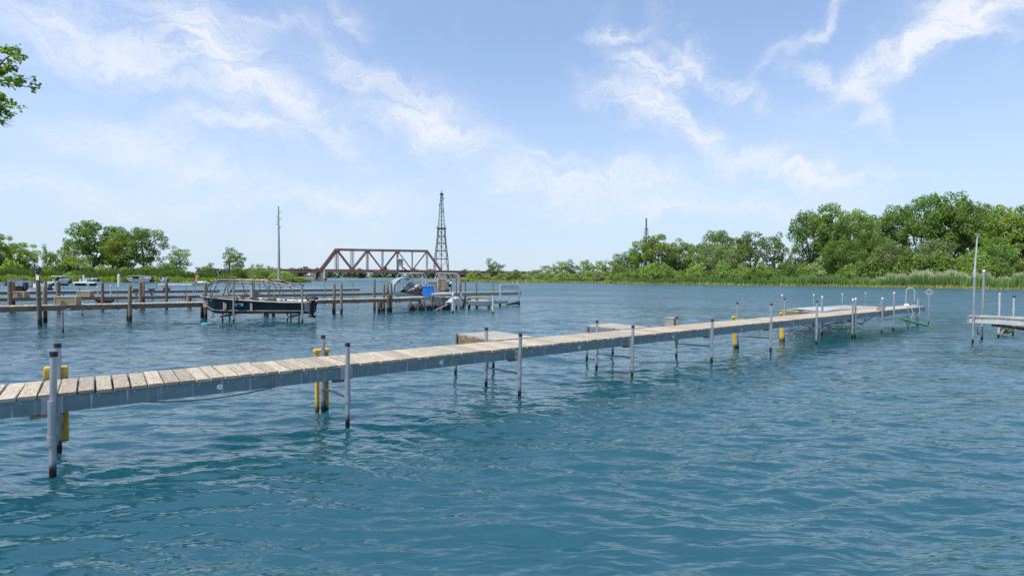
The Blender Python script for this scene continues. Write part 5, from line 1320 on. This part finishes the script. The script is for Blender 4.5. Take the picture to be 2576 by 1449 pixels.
# arched frame at the very end
s1_, s2_ = us(1259, 1.6), us(1306, 1.6); q = W1(s1_, 1.6); zt = PD(1259, 716, q.y).z
fr = thing('arched_frame', 'white square frame with scrollwork across its top, at the last end of the timber pier', 'frame', (A1.x, A1.y, 0), DZ)
for s in (s1_, s2_): MB().tube([(s, 1.6, -.8 if s == s2_ else .45), (s, 1.6, zt)], .06, 8).build('upright', 'palepipe_wet', fr, True)
MB().box(s1_, s2_, 1.57, 1.63, zt - .03, zt + .05).build('top_bar', 'white', fr)
MB().box(s1_ + .1, s2_ - .1, 1.57, 1.63, zt - .30, zt - .24).build('lower_bar', 'palepipe', fr)
r = random.Random(12); m = MB(); n = 9
for k in range(n):
    x = s1_ + .12 + (s2_ - s1_ - .3) * k / (n - 1); a0 = r.uniform(0, 6.28)
    m.tube([(x + .06 * math.cos(a0 + a), 1.6, zt - .14 + .07 * math.sin(a0 + a)) for a in np.linspace(0, r.uniform(3.5, 5.5), 7)], .016, 5)
m.build('scrollwork', 'frame', fr)
for (u, dz) in ((1300, .32), (1289, .22)):
    s = us(u, 1.6); MB().tube([(s, 1.6, zt), (s + .05, 1.6, zt + dz)], [.02, .008], 5).build('spike', 'white', fr)
MB().tube([(s2_ - .05, 1.55, .2), (us(1272, 1.6), 1.5, .08)], [.13, .05], 8).build('dark_skid', 'black', fr, True)
MB().box(us(1236, 1.6), us(1276, 1.6), 1.5, 1.58, .18, .34).build('cross_board', 'greybox', fr)
for (sa, sb) in ((us(1283, 1.6), us(1277, 1.6)),): MB().tube([(sa, 1.6, .62), (sb - .3, 1.6, .15)], .008, 4).build('guy_wire', 'darksteel', fr)
# blue bin on its dark stand
q = PD(1063.5, 747, 31.5); q2 = PD(1090, 747, 31.5); zt = PD(1076, 721, 31.5).z; w = q2.x - q.x
o = thing('blue_bin', 'bright blue square plastic bin standing on a black base among the clutter', 'bin', (q.x, q.y, q.z), .06)
bb = MB().box(.0, w, 0, .6, 0, zt - q.z - .04).build('bin_body', 'bluebin', o); bv = bb.modifiers.new('b', 'BEVEL'); bv.width = .03; bv.segments = 2
bb = MB().box(-.02, w + .02, -.02, .62, zt - q.z - .038, zt - q.z + .03).build('bin_lid', 'bluebin', o); bv = bb.modifiers.new('b', 'BEVEL'); bv.width = .02; bv.segments = 2
MB().box(.06, .42, .1, .5, -.28, -.002).build('bin_base', 'black', o)
# boat with grey tarp, bow up
def tarp_boat():
    Y = 35.5; b = PD(998, 742, Y); e = PD(1062, 742, Y); L = 4.2
    t = thing('covered_boat', 'grey boat with curved blue grey windscreen cover, raised beside the blue bin', 'boat', (b.x - .1, Y, 0), .5)
    prof = [(.9, .85, 1.10), (1.1, .80, 1.35), (1.5, .75, 1.62), (1.8, .72, 1.70), (2.1, .70, 1.45), (2.7, .70, 1.18), (3.4, .72, 1.10), (4.2, .76, 1.02)]
    sec = []
    for (x, z0, z1) in prof:
        w = .85 * (1 - .55 * max(0, 1 - x / .8))
        sec.append([(x, 1 - w, z0), (x, 1 - w * 1.02, (z0 + z1) / 2), (x, 1 - w * .6, z1 - .08), (x, 1, z1), (x, 1 + w * .6, z1 - .08), (x, 1 + w * 1.02, (z0 + z1) / 2), (x, 1 + w, z0)])
    loft(sec).build('tarp', 'frame', t, True)
    sec = []        # curved screen over the bow
    for k in range(9):
        a = math.radians(-8 + k * 17); x = .80 - .80 * math.cos(a); z = 1.10 + .82 * math.sin(a)
        sec.append([(x, .25, z), (x + .05, 1, z + .06), (x, 1.75, z)])
    loft(sec).build('curved_screen', 'tarp', t, True)
    MB().add([(.75, .24, 1.0), (1.5, .24, 1.0), (1.55, .24, 1.45), (1.15, .24, 1.66), (.85, .24, 1.5)], [(0, 1, 2, 3, 4)]).build('side_screen', 'glassy', t)
    for (xa, za, xb, zb) in ((.25, 1.75, .9, 1.1), (.6, 2.0, 1.1, 1.6), (1.2, 1.95, 1.5, 1.4)): MB().tube([(xa, .22, za), (xb, .22, zb)], .03, 6).build('screen_stay', 'galv', t, True)
    MB().tube([(.0, .22, 1.0), (.03, .22, 1.4), (.22, .22, 1.68), (.55, .22, 1.88)], .045, 6).build('screen_rim', 'darksteel', t, True)
    for k, (x, z) in enumerate(((1.45, 1.25), (1.75, 1.1), (2.3, .98), (2.0, 1.28))): MB().tube([(x, .1, z), (x + .25, .12, z + .22)], [.14, .05], 7).build('loose_gear', ('palepipe', 'darksteel', 'white', 'frame')[k], t, True)
    sec = []
    for (x, zk) in ((0, .85), (.4, .6), (1.2, .45), (2.6, .42), (4.2, .45)):
        w = .82 * (1 - .5 * max(0, 1 - x / .9)); z0 = .95 - .04 * x
        sec.append([(x, 1 - w, z0), (x, 1 - w * .8, zk + .12), (x, 1, zk), (x, 1 + w * .8, zk + .12), (x, 1 + w, z0)])
    loft(sec).build('hull', 'palepipe', t, True)
    MB().box(4.1, 4.22, .3, 1.7, .5, 1.15).build('transom', 'trim', t)
tarp_boat()
for (u0, u1, v0, v1, Y, lab, mt) in [(1078, 1099, 722, 710, 38.5, 'grey brown crate on the stage, left of the taller crate', 'greybox'), (1102, 1121, 724, 703, 37.5, 'tall weathered crate in the middle of the cluttered stage', 'boxwood'), (1121.5, 1134, 724, 710, 38.5, 'dark low crate right of the tall crate', 'greybox')]:
    a = PD(u0, v0, Y); b = PD(u1, v1, Y); o = thing('crate', lab, 'crate', (a.x, Y, a.z), .1)
    h = b.z - a.z; w = b.x - a.x
    MB().box(0, w, 0, .6, 0, h).build('crate_body', mt, o)
    m = MB()
    for k in range(4): m.box(-.01, w + .01, -.03, -.002, h * (k + .08) / 4, h * (k + .85) / 4)
    m.build('slats', mt, o); MB().box(-.03, w + .03, -.05, .64, h + .002, h + .06).build('crate_top', 'palepipe', o)
    m = MB()
    for x in (.05, w - .05):
        m.bar((x, .1, -(a.z) + .9), (x, .1, -.002), .07)
    m.build('legs', 'oldwood', o)
# bare pipe canopies above the stage
def canopy(u0, u1, v0, v1, Y, lab):
    a = PD(u0, v1, Y); b = PD(u1, v0, Y); o = thing('canopy_frame', lab, 'canopy frame', (a.x, Y, 0), .05, 'bare lift canopies')
    w = b.x - a.x; zt = b.z
    for y in (0, 2.2):
        MB().tube([(0, y, zt - .28), (.15, y, zt), (w - .15, y, zt), (w, y, zt - .28)], .035, 6).build('top_rail', 'palepipe', o, True)
        for x in (0.0, w): MB().tube([(x, y, -.8), (x, y, zt - .28)], .035, 6).build('canopy_leg', 'palepipe_wet', o, True)
        for k in range(4): MB().tube([(w * (k + .5) / 4.5, y, zt), (w * (k + 1.0) / 4.5, y, zt - .35)], .02, 5).build('stay', 'palepipe', o)
    for x in (.15, w * .5, w - .15): MB().tube([(x, 0, zt), (x, 2.2, zt)], .025, 5).build('cross_rail', 'palepipe', o)
canopy(999, 1063, 687.5, 700, 42, 'bare pale pipe canopy left, over the covered boat')
canopy(1095, 1152, 688, 700, 40, 'bare pale pipe canopy right, over the crates')
# small grey skiff and lift hardware
def skiff():
    a = PD(1178, 762, 33.0); t = thing('skiff', 'small grey aluminium skiff hanging low between piles near the arched frame', 'boat', (a.x, 33.0, 0), .08)
    L = 1.75; sec = []
    for (s, w, z0, z1) in ((0, .55, .22, .52), (.3, .6, .16, .5), (.7, .5, .16, .5), (.9, .3, .24, .54), (1.0, .05, .42, .58)):
        x = s * L; sec.append([(x, .6 - w, z1), (x, .6 - w * .8, z0 + .06), (x, .6, z0), (x, .6 + w * .8, z0 + .06), (x, .6 + w, z1)])
    loft(sec).build('hull', 'palepipe', t, True)
    MB().tube([(0, .05, .52), (.53, .0, .5), (1.22, .1, .5), (1.58, .3, .54), (L, .55, .58)], .025, 6).build('rim', 'trim', t, True)
    MB().box(.5, .7, .1, 1.1, .40, .43).build('thwart', 'oldwood', t); MB().box(-.01, .02, .1, 1.1, .2, .5).build('transom', 'trim', t)
    MB().tube([(.1, .3, .72), (1.0, .3, .74), (1.3, .3, .68)], [.05, .07, .03], 7).build('rolled_cover', 'boxwood', t, True)
skiff()
lf = thing('side_lift', 'low aluminium boat lift with pale curved motor cover in front of the stage', 'boat lift', (A1.x, A1.y, 0), DZ)
for (u, t) in ((1139, -1.2), (1160, .3)): 
    s = us(u, t); MB().tube([(s, t, -1), (s, t, 1.0)], .045, 8).build('lift_post', 'palepipe_wet', lf, True)
m = MB(); s = us(1085, .0); m.tube([(s, -.05, .95), (us(1140, .0), -.05, 1.0)], .07, 8); m.build('side_rail', 'palepipe', lf, True)
s = us(1128, -.6); sec = []
for i, (x, h) in enumerate(((0, .15), (.15, .4), (.45, .5), (.7, .42), (.85, .1))): sec.append([(s + x, -.9, .35), (s + x, -.9, .35 + h * .8), (s + x, -.65, .35 + h), (s + x, -.4, .35 + h * .8), (s + x, -.4, .35)])
loft(sec).build('motor_cover', 'palepipe', lf, True)
MB().tube([(us(1095, -.3), -.3, .02), (us(1128, -.3), -.3, .34)], .05, 7).build('cradle_beam', 'rusty', lf, True)
for k, u in enumerate((1046, 1103, 1148)): MB().tube([(us(u, -.2), -.2, -.6), (us(u, -.2), -.2, .5)], .07, 8).build('lift_post', 'pile_wet', lf, True)
MB().tube([(us(1132, .2), .2, .9), (us(1132, .2), .2, 1.6), (us(1136, .2), .2, 1.7)], .03, 6).build('winch_post', 'palepipe', lf, True)
MB().tube([(us(1131, .2), .12, 1.5), (us(1131, .2), .28, 1.5)], .10, 12).build('winch_wheel', 'black', lf, True)

# ------------------------------------------------------------------ small craft along the far left side
def small_boat(u0, u1, vw, Y, lab, hullm, h=.6, screen=True, group='boats moored along the left shore', canopyz=0.0, cm='white', low=.05, seat=True):
    a = PD(u0, vw, Y); b = PD(u1, vw, Y); L = b.x - a.x; t = thing('moored_boat', lab, 'boat', (a.x, Y, 0), 0, group)
    sec = []; W = min(1.1, L * .22)
    for (s, w, z0, z1) in ((0, .5, .55, 1.25), (.08, .7, .25, 1.15), (.25, .95, .05, 1.02), (.6, 1, 0, 1), (1, .9, .02, 1)):
        x = s * L; sec.append([(x, 1.1 - w * W, low + z1 * h), (x, 1.1 - w * W * .85, low + (z0 + .3) * h), (x, 1.1, low + z0 * h), (x, 1.1 + w * W * .85, low + (z0 + .3) * h), (x, 1.1 + w * W, low + z1 * h)])
    loft(sec).build('hull', hullm, t, True)
    loft([[(x_[0][0], x_[0][1] + .03, x_[0][2] - .04), (x_[4][0], x_[4][1] - .03, x_[4][2] - .04)] for x_ in sec]).build('boat_deck', 'white', t)
    MB().tube([p[0] for p in sec], .04, 5).build('rub_rail', 'trim', t, True)
    if screen: MB().add([(L * .33, .3, low + h), (L * .33, 1.9, low + h), (L * .45, 1.8, low + h + .5), (L * .45, .4, low + h + .5)], [(0, 1, 2, 3)]).build('windscreen', 'glassy', t)
    if seat: MB().box(L * .6, L * .78, .4, 1.8, low + h * .9, low + h + .3).build('seat', 'white', t)
    MB().box(L - .03, L + .13, .98, 1.22, low + h * .4, low + h + .22).build('outboard_motor', 'darksteel', t)
    if canopyz:
        MB().box(L * .2, L * .8, .2, 2.0, canopyz, canopyz + .1).build('canopy', cm, t)
        for x in (.25, .75):
            for y in (.3, 1.9): MB().tube([(L * x, y, low + h * .9), (L * x, y, canopyz)], .03, 5).build('canopy_post', 'galv', t)
small_boat(-14, 23, 724, 34, 'boat with dark red hull and pale blue screen at the left margin', 'redhull', .45, low=.75, group='boats by the timber piers')
small_boat(36, 96, 722, 44, 'long white hull with pale green band behind the left tan box', 'white', .5, low=.35, group='boats by the timber piers')
small_boat(206, 246, 758, 33, 'low dark hulled rowing boat behind the right tan box', 'hulldark', .25, screen=False, low=.12, group='boats by the timber piers', seat=False)
small_boat(118, 160, 712, 72, 'small boat under a white arched canopy between two brown piles', 'palepipe', .5, canopyz=1.55, low=.5)
small_boat(308, 368, 712, 66, 'boat on a lift under olive and white covers, left of the double pile', 'palepipe', .55, canopyz=1.72, cm='yellowcover', low=.85)
small_boat(393, 412, 711, 96, 'white twin jet ski like craft close to the left shore', 'palepipe', .7, low=.3)
small_boat(455, 520, 712, 92, 'flat white boat along the shore left of the orange marker', 'palepipe', .35, screen=False, low=.15)
small_boat(210, 236, 709, 104, 'dark covered boat at the right end of the floating dock', 'tarp', .6, low=.25, screen=False)
small_boat(526, 545, 711, 112, 'little white boat right of the orange marker', 'palepipe', .5, low=.1)
a = PD(88, 713, 84); b = PD(238, 713, 84)
o = thing('floating_dock', 'white edged floating dock on black drums near the left shore', 'floating dock', (a.x, 84, 0))
Lf = b.x - a.x; MB().box(0, Lf, 0, 1.6, .42, .62).build('dock_top', 'white', o)
for k, x in enumerate((.06, .14, .30, .38, .62, .68, .86)): MB().tube([(Lf * x, .8, .2), (Lf * x + .9, .8, .2)], .24, 8).build('drum', 'black', o, True)
for x, h in ((.80, 1.15), (.84, .6), (.74, .5)): MB().tube([(Lf * x, .2, .62), (Lf * x, .2, .62 + h)], .13, 7).build('post', 'white', o, True)
a = PD(372, 714, 100); o = thing('floating_dock', 'long low pale floating dock between the jet ski and the boat bow', 'floating dock', (PD(398, 716, 88).x, 88, 0)); Lf = PD(482, 716, 88).x - PD(398, 716, 88).x
MB().box(0, Lf, 0, 1.4, .12, .40).build('dock_top', 'palepipe', o)
for k in range(4): MB().tube([(Lf * (k + .5) / 4, .1, -.5), (Lf * (k + .5) / 4, .1, .9)], .06, 6).build('post', 'galv', o)
for (u, vb, vt, Y, lab, mt, w) in [(299, 722, 692, 80, 'thick white post left of the boat with olive cover', 'white', .16), (497, 708, 694, 118, 'faded orange marker standing on the left shore', 'orange', .38), (208, 0, 0, 0, '', '', 0)]:
    if not lab: continue
    a = PD(u, vb, Y); b = PD(u, vt, Y); o = thing('shore_marker', lab, 'post', (a.x, Y, 0)); MB().tube([(0, 0, -.5), (0, 0, b.z)], w, 8).build('shaft', mt, o, True)
    MB().tube([(0, 0, b.z), (0, 0, b.z + .1)], [w * 1.1, w * .7], 8).build('cap', mt, o, True)
# lift with blue struts right of the double pile
for (u, lab) in ((343, 'blue grey small lift winch left of the double pile'), (381, 'blue grey small lift winch between the double pile and the grey pile'), (419, 'dark winch and blue bracket on the grey pile of the rear pier')):
    g = A2 + Dv * line_s(u, A2 + Cv * .5) + Cv * .5; o = thing('lift_winch', lab, 'winch', (g.x, g.y, ZD + .02), DZ, 'winches on the rear timber pier')
    MB().tube([(0, 0, 0), (0, 0, .35)], .05, 6).build('stand', 'bluegrey', o); MB().tube([(-.16, 0, .38), (.16, 0, .38)], .12, 10).build('drum', 'darksteel' if u == 419 else 'bluegrey', o, True); MB().tube([(.17, 0, .38), (.24, 0, .38), (.24, 0, .58)], .02, 5).build('crank', 'galv', o)
